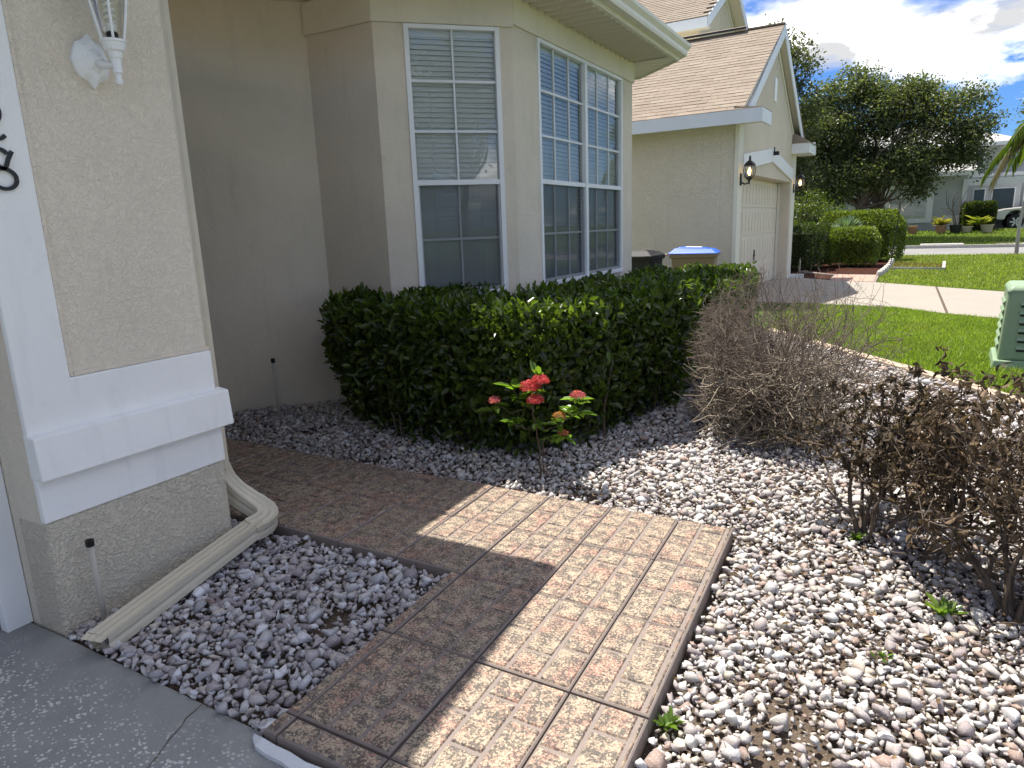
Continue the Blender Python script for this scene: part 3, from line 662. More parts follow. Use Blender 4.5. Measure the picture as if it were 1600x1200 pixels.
def window(Wl, a0, a1, z0, z1, zm, units, ncol, nrow_up, nrow_lo):
    fw_, dp = .042, .012
    m = MB(); Wl.box(m, a0, a0+fw_, -.06, dp, z0, z1); Wl.box(m, a1-fw_, a1, -.06, dp, z0, z1)
    Wl.box(m, a0+fw_, a1-fw_, -.06, dp, z1-fw_*.8, z1); Wl.box(m, a0+fw_, a1-fw_, -.06, dp+.02, z0, z0+fw_)
    win = m.build('window', 'white', hs, bevel=.003)
    span = (a1-a0)/units
    if units > 1: m = MB(); Wl.box(m, a0+span-.032, a0+span+.032, -.06, dp+.004, z0+fw_, z1-fw_*.8); m.build('mullion', 'white', win, bevel=.003)
    for u in range(units):
        b0 = a0+u*span+(fw_ if u == 0 else .032); b1 = a0+(u+1)*span-(fw_ if u == units-1 else .032)
        zt = z1-fw_*.8; zl = z0+fw_
        m = MB(); Wl.box(m, b0, b1, -.05, .006, zm-.022, zm+.022); m.build('meeting_rail', 'white', win, bevel=.003)
        m = MB(); Wl.box(m, b0, b0+.02, -.055, -.012, zl, zm-.022); Wl.box(m, b1-.02, b1, -.055, -.012, zl, zm-.022); Wl.box(m, b0+.02, b1-.02, -.055, -.012, zl, zl+.03); m.build('lower_sash', 'sash', win, bevel=.002)
        for (q0, q1, nr, t) in ((zm+.022, zt, nrow_up, -.030), (zl, zm-.022, nrow_lo, -.045)):
            ca = [b0+(b1-b0)*i/ncol for i in range(ncol+1)]; rz = [q0+(q1-q0)*i/nr for i in range(nr+1)]; mw = .0085
            for c in ca[1:-1]: m = MB(); Wl.box(m, c-mw, c+mw, t-.010, t+.012, q0, q1); m.build('muntin', 'sash', win)
            for r in rz[1:-1]:
                m = MB(); Wl.box(m, b0, b1, t-.008, t+.0145, r-mw*1.25, r+mw*1.25); m.build('muntin', 'sash', win)
            for i in range(ncol):
                for j in range(nr):
                    e = random.uniform(-.0012, .0012); e2 = random.uniform(-.0012, .0012)
                    m = MB(); m.add([Wl.P(ca[i], t+e, rz[j]), Wl.P(ca[i+1], t-e, rz[j]), Wl.P(ca[i+1], t-e+e2, rz[j+1]), Wl.P(ca[i], t+e+e2, rz[j+1])], [(0, 1, 2, 3)]); m.build('pane', 'glass', win, fix=False)
        m = MB(); m.add([Wl.P(b0+.01, -.004, zl), Wl.P(b1-.01, -.004, zl), Wl.P(b1-.01, -.004, zm-.02), Wl.P(b0+.01, -.004, zm-.02)], [(0, 1, 2, 3)]); m.build('insect_screen', 'screen', win, fix=False)
        m = MB(); z = zl-.02
        while z < zt:
            sg = .003*random.random(); hw = .024
            p = [Wl.P(b0-.02, -.075-hw*.40, z+hw*.90+sg), Wl.P(b1+.02, -.075-hw*.40, z+hw*.90-sg), Wl.P(b1+.02, -.075+hw*.40, z-hw*.90-sg), Wl.P(b0-.02, -.075+hw*.40, z-hw*.90+sg)]
            m.add(p, [(0, 1, 2, 3)]); z += .0415
        for c in (.22, .78): Wl.box(m, b0+(b1-b0)*c-.002, b0+(b1-b0)*c+.002, -.062, -.060, zl, zt)
        Wl.box(m, b0-.01, b1+.01, -.115, -.058, zt-.05, zt+.01)
        m.build('blind', 'blind', win, fix=False)
    m = MB(); Wl.box(m, a0-.1, a1+.1, -.60, -.55, z0-.1, z1+.1); m.build('room_backing', 'darkroom', win)
window(WB, *W1, 1.955, 1, 2, 3, 2)
window(WC, *W2, 1.975, 2, 3, 3, 2)
# room shell so no daylight leaks behind the blinds
m = MB(); m.prism([(-9, 5.1), (-4.0, 5.1), (-3.45, 5.75), (-3.45, 8.6), (-4.0, 9.5), (-9, 9.5)], -.05, .02); m.build('room_floor', 'darkroom', hs)

# eaves
SOF = 3.48
EP = [(-3.46, 3.26), (-3.46, 4.55), (-2.55, 5.46), (-2.55, 8.987), (-3.28, 9.717), (-9, 9.717)]
m = MB(); m.prism([(-9, 3.26)] + EP, SOF+.012, SOF+.05); m.build('soffit', 'soffit', hs)
y = 5.68
while y < 8.62:
    m = MB(); m.hexa([(-3.026, y, SOF-.030), (-2.552, y, SOF-.030), (-2.552, y+.15, SOF+.006), (-3.026, y+.15, SOF+.006), (-3.026, y, SOF+.011), (-2.552, y, SOF+.011), (-2.552, y+.15, SOF+.011), (-3.026, y+.15, SOF+.011)])
    m.build('soffit_board', 'soffit', hs); y += .152
for q in range(9):
    a0 = q*.084; m = MB(); ln = min(.5, .01+(a0+.04)*2.4)
    p0 = Vector((-3.05, 8.78, 0))+Vector((-s2, s2, 0))*(a0-.0)+Vector((s2, s2, 0))*.0; dd = Vector((-s2, s2, 0)); nn = Vector((s2, s2, 0))
    a, b = p0+nn*(.0), p0+nn*.498
    m.hexa([(v.x, v.y, z) for z, vs in ((SOF, (a, b, b+dd*.078, a+dd*.078)), (SOF+.011, (a, b, b+dd*.078, a+dd*.078))) for v in vs]); m.build('soffit_board', 'soffit', hs)
m = MB(); m.add([(-3.03, 8.775, SOF+.003), (-2.55, 8.987, SOF+.003), (-2.55, 8.77, SOF+.003), (-3.05, 8.77, SOF+.003)], [(0, 1, 2, 3)])
m.add([(-3.04, 8.785, SOF+.004), (-2.55, 8.987, SOF+.004), (-2.70, 9.137, SOF+.004)], [(0, 1, 2)]); m.build('soffit_corner', 'soffit', hs, fix=False)
ep3 = [(x, y, 0) for x, y in EP]
m = MB(); m.sweep(ep3, [(-.012, SOF-.012), (.028, SOF-.012), (.028, SOF+.02), (-.012, SOF+.02)]); m.build('soffit_trim', 'creamtrim', hs)
m = MB(); m.sweep(ep3, [(.01, SOF+.02), (.032, SOF+.02), (.032, SOF+.19), (.01, SOF+.19)]); m.build('fascia', 'gutter', hs)
m = MB(); m.sweep(ep3, [(.033, SOF+.035), (.115, SOF+.03), (.125, SOF+.055), (.130, SOF+.085), (.165, SOF+.125), (.172, SOF+.155), (.160, SOF+.155), (.150, SOF+.13), (.115, SOF+.09), (.105, SOF+.045), (.043, SOF+.05), (.043, SOF+.15), (.033, SOF+.15)])
m.build('gutter', 'gutter', hs)
def frustum(name, E_, z0, cx_, cy_, k_, z1):
    m = MB(); n = len(E_); m.v = [(x, y, z0) for x, y in E_] + [(cx_+(x-cx_)*k_, cy_+(y-cy_)*k_, z1) for x, y in E_]
    m.f = [tuple(range(n))[::-1], tuple(range(n, 2*n))] + [(i, (i+1) % n, n+(i+1) % n, n+i) for i in range(n)]; return m.build(name, 'shingle', hs)
frustum('main_roof', [(-9, 3.27), (-3.43, 3.27), (-3.43, 4.56), (-2.5, 5.47), (-2.5, 8.99), (-3.24, 9.75), (-9, 9.75)], SOF+.17, -7, 6.6, .15, 6.3)
MB().extrude([(-2.335, 3.25, 3.235), (-2.335, -.8, 4.45), (-2.335, -5, 3.235), (-2.335, -5, 3.13), (-2.335, -.8, 4.34), (-2.335, 3.25, 3.13)], (-7, 0, 0)).build('garage_roof', 'shingle', hs)  # out of view; overhang and pitch shaped so its shadow falls across the walkway
MB().extrude([(-2.95, 2.2, 3.2), (-2.95, 2.2, 3.45), (-2.95, -.8, 4.36), (-2.95, -4.5, 3.25), (-2.95, -4.5, 3.2)], (-.25, 0, 0)).build('garage_gable_wall', 'stucco', hs)

# ------------------------------------------------------------------ white lantern on the pier
ln = thing('wall_lantern', 'white ornate wall lantern with clear glass on the beige garage pier', 'lantern', (-2.935, 1.85, 2.2))
half = [(0, .105), (.022, .082), (.05, .068), (.062, .045), (.078, 0), (.066, -.045), (.05, -.066), (.022, -.078)]
outl = half + [(0, -.105)] + [(-a, b) for a, b in half[:0:-1]]
m = MB(); n = len(outl); pc = (1.832, 2.268)
for x, k_ in ((-2.944, 1), (-2.928, 1), (-2.918, .90), (-2.906, .74), (-2.900, .5), (-2.875, .22), (-2.86, .12)): m.v += [(x, pc[0]+a*k_, pc[1]+b*k_) for a, b in outl]
for r in range(6):
    for i in range(n): m.f.append((r*n+i, r*n+(i+1) % n, (r+1)*n+(i+1) % n, (r+1)*n+i))
m.f.append(tuple(6*n+i for i in range(n))); m.build('backplate', 'white', ln, bevel=.0015)
for a, b in ((.045, .012), (-.045, .012)): MB().lathe([(.0065, -.905+.0), (.006, -.897), (.003, -.894)], (-2.01, pc[0]+a, pc[1]+b), 8, 'x').build('screw', 'stem', ln)
ax = (-2.79, 1.848)
MB().tube([(-2.89, 1.835, 2.262), (-2.85, 1.838, 2.245), (-2.81, 1.845, 2.240), (-2.785, 1.848, 2.245)], [.024, .016, .013, .013], 10).build('arm', 'white', ln, smooth=True)
MB().lathe([(.002, -.036), (.012, -.034), (.016, -.024), (.010, -.012), (.011, .004), (.018, .010), (.018, .016), (.0165, .020), (.020, .058), (.021, .062), (.024, .064), (.028, .085), (.037, .092), (.044, .118), (.048, .122), (.048, .130), (.03, .132)], (*ax, 2.2), 16).build('holder', 'white', ln, smooth=False)
prof = [(.044, .131), (.058, .19), (.072, .26), (.083, .32), (.086, .36), (.082, .385)]
MB().lathe([(r*.955, z) for r, z in prof], (*ax, 2.2), 18).build('glass_shade', 'lampglass', ln, smooth=True)
for q in range(6):
    th = q*math.pi/3+.5; MB().tube([(ax[0]+r*math.cos(th), ax[1]+r*math.sin(th), 2.2+z) for r, z in prof], .0052, 6).build('cage_bar', 'white', ln)
MB().lathe([(.10, .383), (.098, .40), (.07, .44), (.04, .47), (.015, .48), (.012, .51), (.002, .53)], (*ax, 2.2), 18).build('cap', 'white', ln)
MB().lathe([(.082, .376), (.083, .382), (.04, .3825)], (*ax, 2.2), 18).build('cap_rim', 'blackplastic', ln)
MB().lathe([(.02, .125), (.022, .155), (.018, .16)], (*ax, 2.2), 12).build('socket', 'blackplastic', ln)
hel = [(ax[0]+.017*math.cos(t), ax[1]+.017*math.sin(t), 2.2+.195+t/(2*math.pi)*.022) for t in np.linspace(0, 2*math.pi*4, 60)]
m = MB(); m.tube(hel, .0058, 6); m.lathe([(.016, .158), (.020, .165), (.020, .188), (.012, .192)], (*ax, 2.2), 12); m.build('spiral_bulb', 'bulb', ln, smooth=True)

# ------------------------------------------------------------------ downspout
dsn = thing('downspout', 'tan ribbed downspout with elbow lying on gravel beside the garage pier', 'downspout', (-2.9, 2.3, 0))
wv_, hv_ = .052, .039
sec = []
for i in range(7): a = -wv_+2*wv_*i/6; sec += [(a, hv_ - (.0035 if i % 2 else 0))]
sec += [(wv_, hv_*.4), (wv_-.004, 0), (wv_, -hv_*.4)]
for i in range(7): a = wv_-2*wv_*i/6; sec += [(a, -hv_ + (.0035 if i % 2 else 0))]
sec += [(-wv_, -hv_*.4), (-wv_+.004, 0), (-wv_, hv_*.4)]
m = MB(); m.sweep([(-3.08, 2.262, 3.4), (-3.08, 2.262, 1.6), (-3.08, 2.262, .36)], sec, (0, 1, 0)); m.build('vertical_pipe', 'downspout', dsn)
E0, E1 = Vector((-3.085, 2.275, .36)), Vector((-2.835, 2.235, .066))
pth = []
for i in range(15):
    t = i/14; b0, b1, b2, b3 = (1-t)**3, 3*t*(1-t)**2, 3*t*t*(1-t), t**3
    p = b0*E0 + b1*Vector((-3.085, 2.30, .13)) + b2*Vector((-2.775, 2.50, .085)) + b3*E1; pth.append(p)
m = MB(); m.sweep(pth, [(a*1.04, b*1.04) for a, b in sec], (.25, 0, 1), scale=[1+.022*(i % 2) for i in range(15)]); m.build('elbow', 'downspout', dsn)
m = MB(); m.sweep([(-2.845, 2.27, .068), (-2.83, 2.2, .064), (-2.755, 1.8, .035), (-2.672, 1.33, -.006)], sec, (0, 0, 1), cap=False); m.build('extension', 'downspout', dsn)
# torn lip of the open end
m = MB(); m.sweep([(-2.672, 1.332, -.006), (-2.665, 1.30, -.012)], [(a, b) for a, b in sec[:7]] + [(wv_, hv_-.004), (-wv_, hv_-.004)], (0, 0, 1)); m.build('open_end', 'downspout', dsn)

def riser(label, x, y, z0, z1, lx, ly):
    t = thing('sprinkler_riser', label, 'sprinkler', (x, y, z0), group='sprinkler risers')
    d = Vector((lx, ly, z1-z0)); p = Vector((x, y, z0)); MB().tube([p-d*.15, p+d*.94], .0125, 10).build('pipe', 'pvc', t, smooth=True)
    MB().tube([p+d*.93, p+d*.935, p+d*.995, p+d], [.013, .0175, .0175, .013], 10).build('nozzle_cap', 'black', t)
    q = p+d*1.004
    for a in (.6, 2.2):
        MB().box((q.x-.010, q.y-.0012, q.z-.001), (q.x+.010, q.y+.0012, q.z+.0022)).build('cap_slot', 'paper', t).rotation_euler = (0, 0, 0)
riser('beige sprinkler riser pipe standing beside the tan downspout', -2.86, 1.46, -.05, .357, .03, -.02)
riser('grey sprinkler riser pipe by the shaded alcove wall', -4.68, 4.129, -.05, .52, .01, -.01)
# torn strip between driveway and walkway
m = MB(); sp_ = [(-1.72, 1.262), (-1.68, 1.248), (-1.62, 1.243), (-1.55, 1.240), (-1.48, 1.232), (-1.40, 1.236), (-1.28, 1.228), (-1.1, 1.226)]; wd_ = [.003, .012, .016, .014, .018, .014, .016, .014]
for i, (x, y) in enumerate(sp_):
    m.v += [(x-.3*wd_[i], y-wd_[i], -.040), (x+.3*wd_[i], y+wd_[i], -.028+.006*(i % 2)), (x+.3*wd_[i], y+wd_[i], -.060), (x-.3*wd_[i], y-wd_[i], -.060)]
for i in range(len(sp_)-1):
    for j in range(4): m.f.append((i*4+j, i*4+(j+1) % 4, (i+1)*4+(j+1) % 4, (i+1)*4+j))
tag(m.build('edge_strip', 'strip'), 'torn pale grey edging strip at the corner of driveway and walkway', 'edging')
m = MB(); m.lathe([(.012, 0), (.016, .0), (.016, .014), (.011, .016), (.008, .008), (.002, .008)], (-2.02, 1.58, -.028), 14)
tag(m.build('drip_cap', 'black'), 'small black round irrigation cap lying in the shaded gravel', 'cap')
# ================================================================== NEIGHBOUR HOUSE (local frame: x towards street, y along its front)
nb = thing('neighbour_house', 'beige stucco neighbour house with tan shingle gable roof and cream garage door', 'house', (-2.71, 13.65, 0), R(-2))
def NB(name, m, mat, parent=None, **k): return m.build(name, mat, parent or nb, local=True, **k)
FWD, EZ, RZ, RY = 6.2, 3.45, 5.55, 3.1
NB('side_wall', MB().box((-9, .0, -.1), (-.302, .2, 3.36)), 'stucco_nb')
NB('rear_wall', MB().box((-9, 6.0, -.1), (-.302, 6.2, 3.36)), 'stucco_nb'); NB('rear_wall', MB().box((-9.2, 0, -.1), (-9, 6.2, 3.36)), 'stucco_nb')
m = MB(); op = (.52, 5.63)
m.extrude([(0, 0, -.1), (0, op[0], -.1), (0, op[0], 2.42), (0, op[1], 2.42), (0, op[1], -.1), (0, 6.2, -.1), (0, 6.2, 3.36), (0, RY, 5.22), (0, 0, 3.36)], (-.30, 0, 0)); NB('front_gable_wall', m, 'stucco_nb')
NB('corner_board', MB().box((-.05, -.02, -.02), (.022, .30, 3.26)), 'creamtrim'); NB('corner_board', MB().box((.0, 5.70, -.02), (.022, 6.22, 3.3)), 'creamtrim')
m = MB(); m.extrude([(.0, .302, 2.46), (.0, 3.08, 2.76), (.0, 5.698, 2.46), (.0, 5.698, 2.74), (.0, 3.08, 3.04), (.0, .302, 2.74)], (.045, 0, 0)); NB('arched_lintel', m, 'white', bevel=.006)
NB('door_jamb', MB().box((-.29, op[1]-.06, -.02), (-.24, op[1], 2.40)), 'creamtrim')
gd = NB('garage_door', MB().box((-.36, op[0], 0), (-.31, op[1], 2.42)), 'garage')
for s in range(4):
    m = MB(); z0 = .02+s*.595; m.box((-.315, op[0]+.01, z0), (-.296, op[1]-.07, z0+.582))
    for q in range(16):
        y0 = op[0]+.06+q*.312; m.box((-.30, y0, z0+.08), (-.286, y0+.25, z0+.50)); m.box((-.29, y0+.04, z0+.13), (-.283, y0+.21, z0+.45))
    NB('door_section', m, 'garage', gd, bevel=.004)
NB('door_handle', MB().box((-.285, 3.0, .72), (-.26, 3.12, .75)).box((-.285, 3.05, .62), (-.265, 3.075, .86)), 'black', gd)
NB('gable_vent', MB().box((0, 3.02, 4.02), (.03, 3.24, 4.50)), 'white', bevel=.005)
NB('security_camera', MB().box((.04, 3.05, 2.90), (.16, 3.14, 2.98)).box((.05, 3.07, 2.96), (.07, 3.12, 3.08)), 'black', bevel=.01)
# roof: deck, shingles, fascias
sl_ = math.atan2(RZ-EZ, RY+.4); L_ = math.hypot(RZ-EZ, RY+.4)
roof = NB('roof', MB().extrude([(.14, -.40, EZ-.03), (.14, RY, RZ-.03), (.14, 6.6, EZ-.03), (.14, 6.6, EZ-.09), (.14, RY, RZ-.10), (.14, -.40, EZ-.09)], (-9.4, 0, 0)), 'soffit')
proto = None; ex = .1457; nco = int(L_/ex)
rest = MB()
for side in (0, 1):
    for c in range(nco):
        for q in range(14 if side == 0 else 2):
            wq = .30; x1_ = .165 - (.15 if c % 2 else 0) - q*wq; x0_ = x1_-wq+.004
            if c % 2: x1_, x0_ = (.165, .017) if q == 0 else (.015-(q-1)*wq, .015-q*wq+.004)
            s0 = c*ex; dz = random.uniform(.0, .006)
            def rp(s, h_):
                yy_ = -.43+s*math.cos(sl_)-h_*math.sin(sl_); zz_ = EZ-.02+s*math.sin(sl_)+h_*math.cos(sl_); return (yy_ if side == 0 else 2*RY-yy_, zz_)
            a, b = rp(s0, .012+dz), rp(s0+ex*1.25, .003); a2 = rp(s0, -.001)
            pts = [(x0_, *a2), (x1_, *a2), (x1_, *b), (x0_, *b), (x0_, *a), (x1_, *a), (x1_, b[0], b[1]+.004), (x0_, b[0], b[1]+.004)]
            if side == 0 and q < 10: NB('shingle', MB().hexa(pts), 'shingle', roof)
            else: rest.hexa(pts)
tag(NB('far_shingles', rest, 'shingle', roof), kind='stuff')
m = MB(); m.box((-.6, RY-.10, RZ-.02), (.165, RY+.10, RZ+.012)); NB('ridge_cap', m, 'shingle', roof)
m = MB(); m.hexa([(-9, RY-.2, RZ-.02), (-.62, RY-.2, RZ-.02), (-.62, RY+.02, RZ+.06), (-9, RY+.02, RZ+.06), (-9, RY-.2, RZ+.02), (-.60, RY-.2, RZ+.02), (-.62, RY+.02, RZ+.09), (-9, RY+.02, RZ+.09)]); NB('ridge_vent', m, 'shingle', roof)
NB('ridge_vent_gap', MB().box((-9, RY-.215, RZ-.012), (-.60, RY-.2, RZ+.025)), 'black', roof)
NB('side_fascia', MB().box((-9, -.45, 3.20), (.50, -.405, 3.43)), 'fascia'); NB('eave_soffit', MB().box((-9, -.405, 3.27), (.45, -.002, 3.30)), 'soffit')
NB('eave_return', MB().box((.455, -.404, 3.20), (.50, .34, 3.43)), 'fascia', bevel=.004)
m = MB(); m.hexa([(.0, -.40, 3.31), (.455, -.40, 3.31), (.455, .33, 3.31), (.0, .33, 3.31), (.0, -.40, 3.50), (.50, -.44, 3.44), (.50, .36, 3.44), (.0, .36, 3.58)]); NB('return_roof', m, 'shingle')
NB('return_soffit', MB().box((.003, -.002, 3.27), (.45, .33, 3.30)), 'soffit')
m = MB(); m.box((.0, 5.55, 3.10), (.42, 6.62, 3.34)); NB('eave_return', m, 'white', bevel=.006)
m = MB(); m.hexa([(.003, 5.55, 3.342), (.45, 5.52, 3.342), (.45, 6.65, 3.342), (.003, 6.65, 3.342), (.003, 5.62, 3.62), (.04, 5.62, 3.6), (.04, 6.5, 3.6), (.003, 6.5, 3.62)]); NB('return_roof', m, 'shingle')
NB('far_fascia', MB().box((-9, 6.6, 3.20), (.40, 6.65, 3.43)), 'fascia')
for sgn in (0, 1):
    def my(y): return y if sgn == 0 else 2*RY-y
    m = MB(); m.extrude([(.145, my(-.05), EZ+.03), (.145, my(RY), RZ-.0), (.145, my(RY), RZ-.25), (.145, my(.20), EZ-.02)], (.03, 0, 0)); NB('rake_board', m, 'fascia', bevel=.004)
    m = MB(); m.extrude([(.003, my(-.0), EZ+.10), (.003, my(RY), RZ-.16), (.003, my(RY), RZ-.22), (.003, my(.0), EZ+.04)], (.141, 0, 0)); NB('rake_soffit', m, 'soffit')
    m = MB(); m.extrude([(.003, my(.25), EZ+.0), (.003, my(RY), RZ-.30), (.003, my(RY), RZ-.42), (.003, my(.25), EZ-.12)], (.02, 0, 0)); NB('rake_frieze', m, 'creamtrim')
NB('downspout', MB().box((-.12, 6.24, -.02), (-.02, 6.32, 3.2)).box((-.1, 6.25, -.02), (.35, 6.31, .08)), 'white')
# upper storey behind
ux, uy0, uy1 = -2.2, 4.9, 9.3
NB('upper_wall', MB().box((-10, uy0, 3.9), (ux-.3, uy1, 6.35)), 'stucco_nb')
um = (uy0+uy1)/2; pz = 6.35+(um-uy0)*.62
NB('upper_gable_wall', MB().extrude([(ux, uy0, 3.9), (ux, uy1, 3.9), (ux, uy1, 6.35), (ux, um, pz), (ux, uy0, 6.35)], (-.3, 0, 0)), 'stucco_nb')
ur = NB('upper_roof', MB().extrude([(ux+.30, uy0-.42, 6.33), (ux+.30, um, pz+.24), (ux+.30, uy1+.42, 6.33), (ux+.30, uy1+.42, 6.27), (ux+.30, um, pz+.15), (ux+.30, uy0-.42, 6.27)], (-8, 0, 0)), 'soffit')
m = MB(); ul = math.hypot(um-uy0+.42, pz+.24-6.33); n_ = int(ul/ex); an = math.atan2(pz+.24-6.33, um-uy0+.42)
for c in range(n_+1):
    for q in range(16):
        s0 = c*ex; x1_ = ux+.32-q*.3-(.15 if c % 2 else 0); x0_ = x1_-.296; dz = random.uniform(0, .006)
        f_ = lambda s, h_: (uy0-.45+s*math.cos(an)-h_*math.sin(an), 6.345+s*math.sin(an)+h_*math.cos(an))
        a2, a, b = f_(s0, 0), f_(s0, .014+dz), f_(s0+ex*1.2, .004)
        m.hexa([(x0_, *a2), (x1_, *a2), (x1_, b[0], b[1]-.003), (x0_, b[0], b[1]-.003), (x0_, *a), (x1_, *a), (x1_, *b), (x0_, *b)])
tag(NB('upper_shingles', m, 'shingle', ur), kind='stuff')
NB('upper_fascia', MB().box((-10, uy0-.47, 6.10), (ux+.32, uy0-.425, 6.33)), 'fascia'); NB('upper_soffit', MB().box((-10, uy0-.425, 6.15), (ux+.28, uy0-.002, 6.18)), 'soffit')
for sgn in (0, 1):
    def my(y): return y if sgn == 0 else 2*um-y
    NB('upper_rake', MB().extrude([(ux+.302, my(uy0-.40), 6.36), (ux+.302, my(um), pz+.22), (ux+.302, my(um), pz-.03), (ux+.302, my(uy0-.40), 6.10)], (.03, 0, 0)), 'fascia')
    NB('upper_rake_soffit', MB().extrude([(ux+.003, my(uy0-.40), 6.22), (ux+.003, my(um), pz+.06), (ux+.003, my(um), pz+.03), (ux+.003, my(uy0-.40), 6.19)], (.295, 0, 0)), 'soffit')
    NB('upper_frieze', MB().extrude([(ux+.002, my(uy0+.1), 6.34), (ux+.002, my(um), pz-.02), (ux+.002, my(um), pz-.16), (ux+.002, my(uy0+.1), 6.20)], (.02, 0, 0)), 'creamtrim')

def lantern_black(label, base, side):
    t = thing('wall_lantern', label, 'lantern', base, R(-2), group='black lanterns beside the neighbouring garage door')
    def A(name, m, mat, **k): return m.build(name, mat, t, local=True, **k)
    A('backplate', MB().box((0, -.055, -.11), (.02, .055, .11)), 'black', bevel=.008)
    A('arm', MB().tube([(.01, 0, -.05), (.08, 0, -.09), (.15, 0, -.07), (.16, 0, -.02)], .013, 8), 'black', smooth=True)
    A('holder', MB().lathe([(.004, -.10), (.014, -.08), (.012, -.05), (.03, -.02), (.055, 0), (.075, .03), (.03, .032)], (.16, 0, 0), 14), 'black')
    A('glass_shade', MB().lathe([(.07, .032), (.098, .09), (.106, .15), (.10, .20), (.085, .235)], (.16, 0, 0), 16), 'lampglass', smooth=True)
    for q in range(6):
        th = q*math.pi/3; A('cage_bar', MB().tube([(.16+r*math.cos(th), r*math.sin(th), z) for r, z in ((.074, .03), (.102, .09), (.11, .15), (.104, .2), (.088, .24))], .007, 5), 'black')
    A('cap', MB().lathe([(.10, .235), (.112, .245), (.09, .275), (.055, .31), (.025, .33), (.018, .36), (.024, .375), (.006, .42)], (.16, 0, 0), 14), 'black')
    A('bulb', MB().lathe([(.012, .06), (.034, .10), (.038, .13), (.026, .17), (.006, .20)], (.16, 0, 0), 10), 'lit', smooth=True)
M_nb = rootmat(nb)
lantern_black('black wall lantern with glowing amber bulb, on the white corner nearest the bins', tuple(M_nb @ Vector((.023, .17, 2.28))), 0)
lantern_black('black wall lantern with glowing amber bulb, at the far garage corner by the dark hedge', tuple(M_nb @ Vector((.023, 5.98, 2.28))), 1)

# ------------------------------------------------------------------ wheeled bins
def bin_(name, label, loc, rz, body, lid, paper, s=1):
    t = thing(name, label, 'bin', loc, rz); w0, w1, d0, d1, h = .22*s, .29*s, .26*s, .37*s, .98*s
    def A(n, m, mat, p=None, **k): return m.build(n, mat, p or t, local=True, **k)
    A('body', MB().hexa([(-d0, -w0, .0), (d0, -w0, .0), (d0, w0, .0), (-d0, w0, .0), (-d1, -w1, h), (d1, -w1, h), (d1, w1, h), (-d1, w1, h)]), body, bevel=.03)
    A('rim', MB().hexa([(-d1-.02, -w1-.02, h-.07), (d1+.02, -w1-.02, h-.07), (d1+.02, w1+.02, h-.07), (-d1-.02, w1+.02, h-.07), (-d1-.03, -w1-.03, h), (d1+.03, -w1-.03, h), (d1+.03, w1+.03, h), (-d1-.03, w1+.03, h)]), body, bevel=.01)
    l = A('lid', MB().hexa([(-d1-.06, -w1-.045, h+.002), (d1+.05, -w1-.045, h+.002), (d1+.05, w1+.045, h+.002), (-d1-.06, w1+.045, h+.002), (-d1+.06, -w1+.07, h+.10), (d1-.05, -w1+.07, h+.075), (d1-.05, w1-.07, h+.075), (-d1+.06, w1-.07, h+.10)]), lid, bevel=.02)
    A('lid_panel', MB().hexa([(-d1+.10, -w1+.10, h+.08), (d1-.12, -w1+.10, h+.06), (d1-.12, w1-.10, h+.06), (-d1+.10, w1-.10, h+.08), (-d1+.13, -w1+.13, h+.118), (d1-.15, -w1+.13, h+.092), (d1-.15, w1-.13, h+.092), (-d1+.13, w1-.13, h+.118)]), lid, l, bevel=.012)
    A('handle', MB().tube([(-d1-.07, -w1+.06, h-.02), (-d1-.10, -w1+.08, h-.0), (-d1-.10, w1-.08, h-.0), (-d1-.07, w1-.06, h-.02)], .016, 8), body)
    for sy in (-1, 1): A('wheel', MB().lathe([(.06, -.03), (.125, -.03), (.13, -.015), (.13, .015), (.125, .03), (.06, .03)], (-d0-.02, sy*(w0+.04), .13), 16, 'y'), 'rubber')
    if paper: A('label_sheet', MB().hexa([(-.15, -.13, h+.113), (.12, -.13, h+.101), (.12, .12, h+.101), (-.15, .12, h+.113), (-.15, -.13, h+.119), (.12, -.13, h+.107), (.12, .12, h+.107), (-.15, .12, h+.119)]), 'paper', l)
bin_('wheeled_bin', 'tan wheeled bin with a bright blue lid and white label sheet', (-3.13, 12.35, 0), R(8), 'tanplastic', 'blueplastic', True, 1.02)
bin_('wheeled_bin', 'black wheeled bin beside the blue-lidded bin', (-4.12, 12.45, 0), R(88), 'blackplastic', 'blackplastic', False, .98)

# ------------------------------------------------------------------ green utility pedestal with louvres
ub = thing('utility_cabinet', 'pale green louvred utility cabinet standing on the lawn at the right edge', 'cabinet', (1.42, 8.72, -.03), R(-4))
def A(n, m, mat='greenpaint', p=None, **k): return m.build(n, mat, p or ub, local=True, **k)
hw, hd = .43, .38
A('plinth', MB().hexa([(-hw-.05, -hd-.05, 0), (hw+.05, -hd-.05, 0), (hw+.05, hd+.05, 0), (-hw-.05, hd+.05, 0), (-hw-.03, -hd-.03, .10), (hw+.03, -hd-.03, .10), (hw+.03, hd+.03, .10), (-hw-.03, hd+.03, .10)]), bevel=.012)
A('body', MB().hexa([(-hw, -hd, .095), (hw, -hd, .095), (hw, hd, .095), (-hw, hd, .095), (-hw+.03, -hd+.03, .80), (hw-.03, -hd+.03, .80), (hw-.03, hd-.03, .80), (-hw+.03, hd-.03, .80)]), bevel=.03)
A('lid', MB().hexa([(-hw+.01, -hd+.01, .775), (hw-.01, -hd+.01, .775), (hw-.01, hd-.01, .775), (-hw+.01, hd-.01, .775), (-hw+.05, -hd+.05, .845), (hw-.05, -hd+.05, .845), (hw-.05, hd-.05, .845), (-hw+.05, hd-.05, .845)]), bevel=.03)
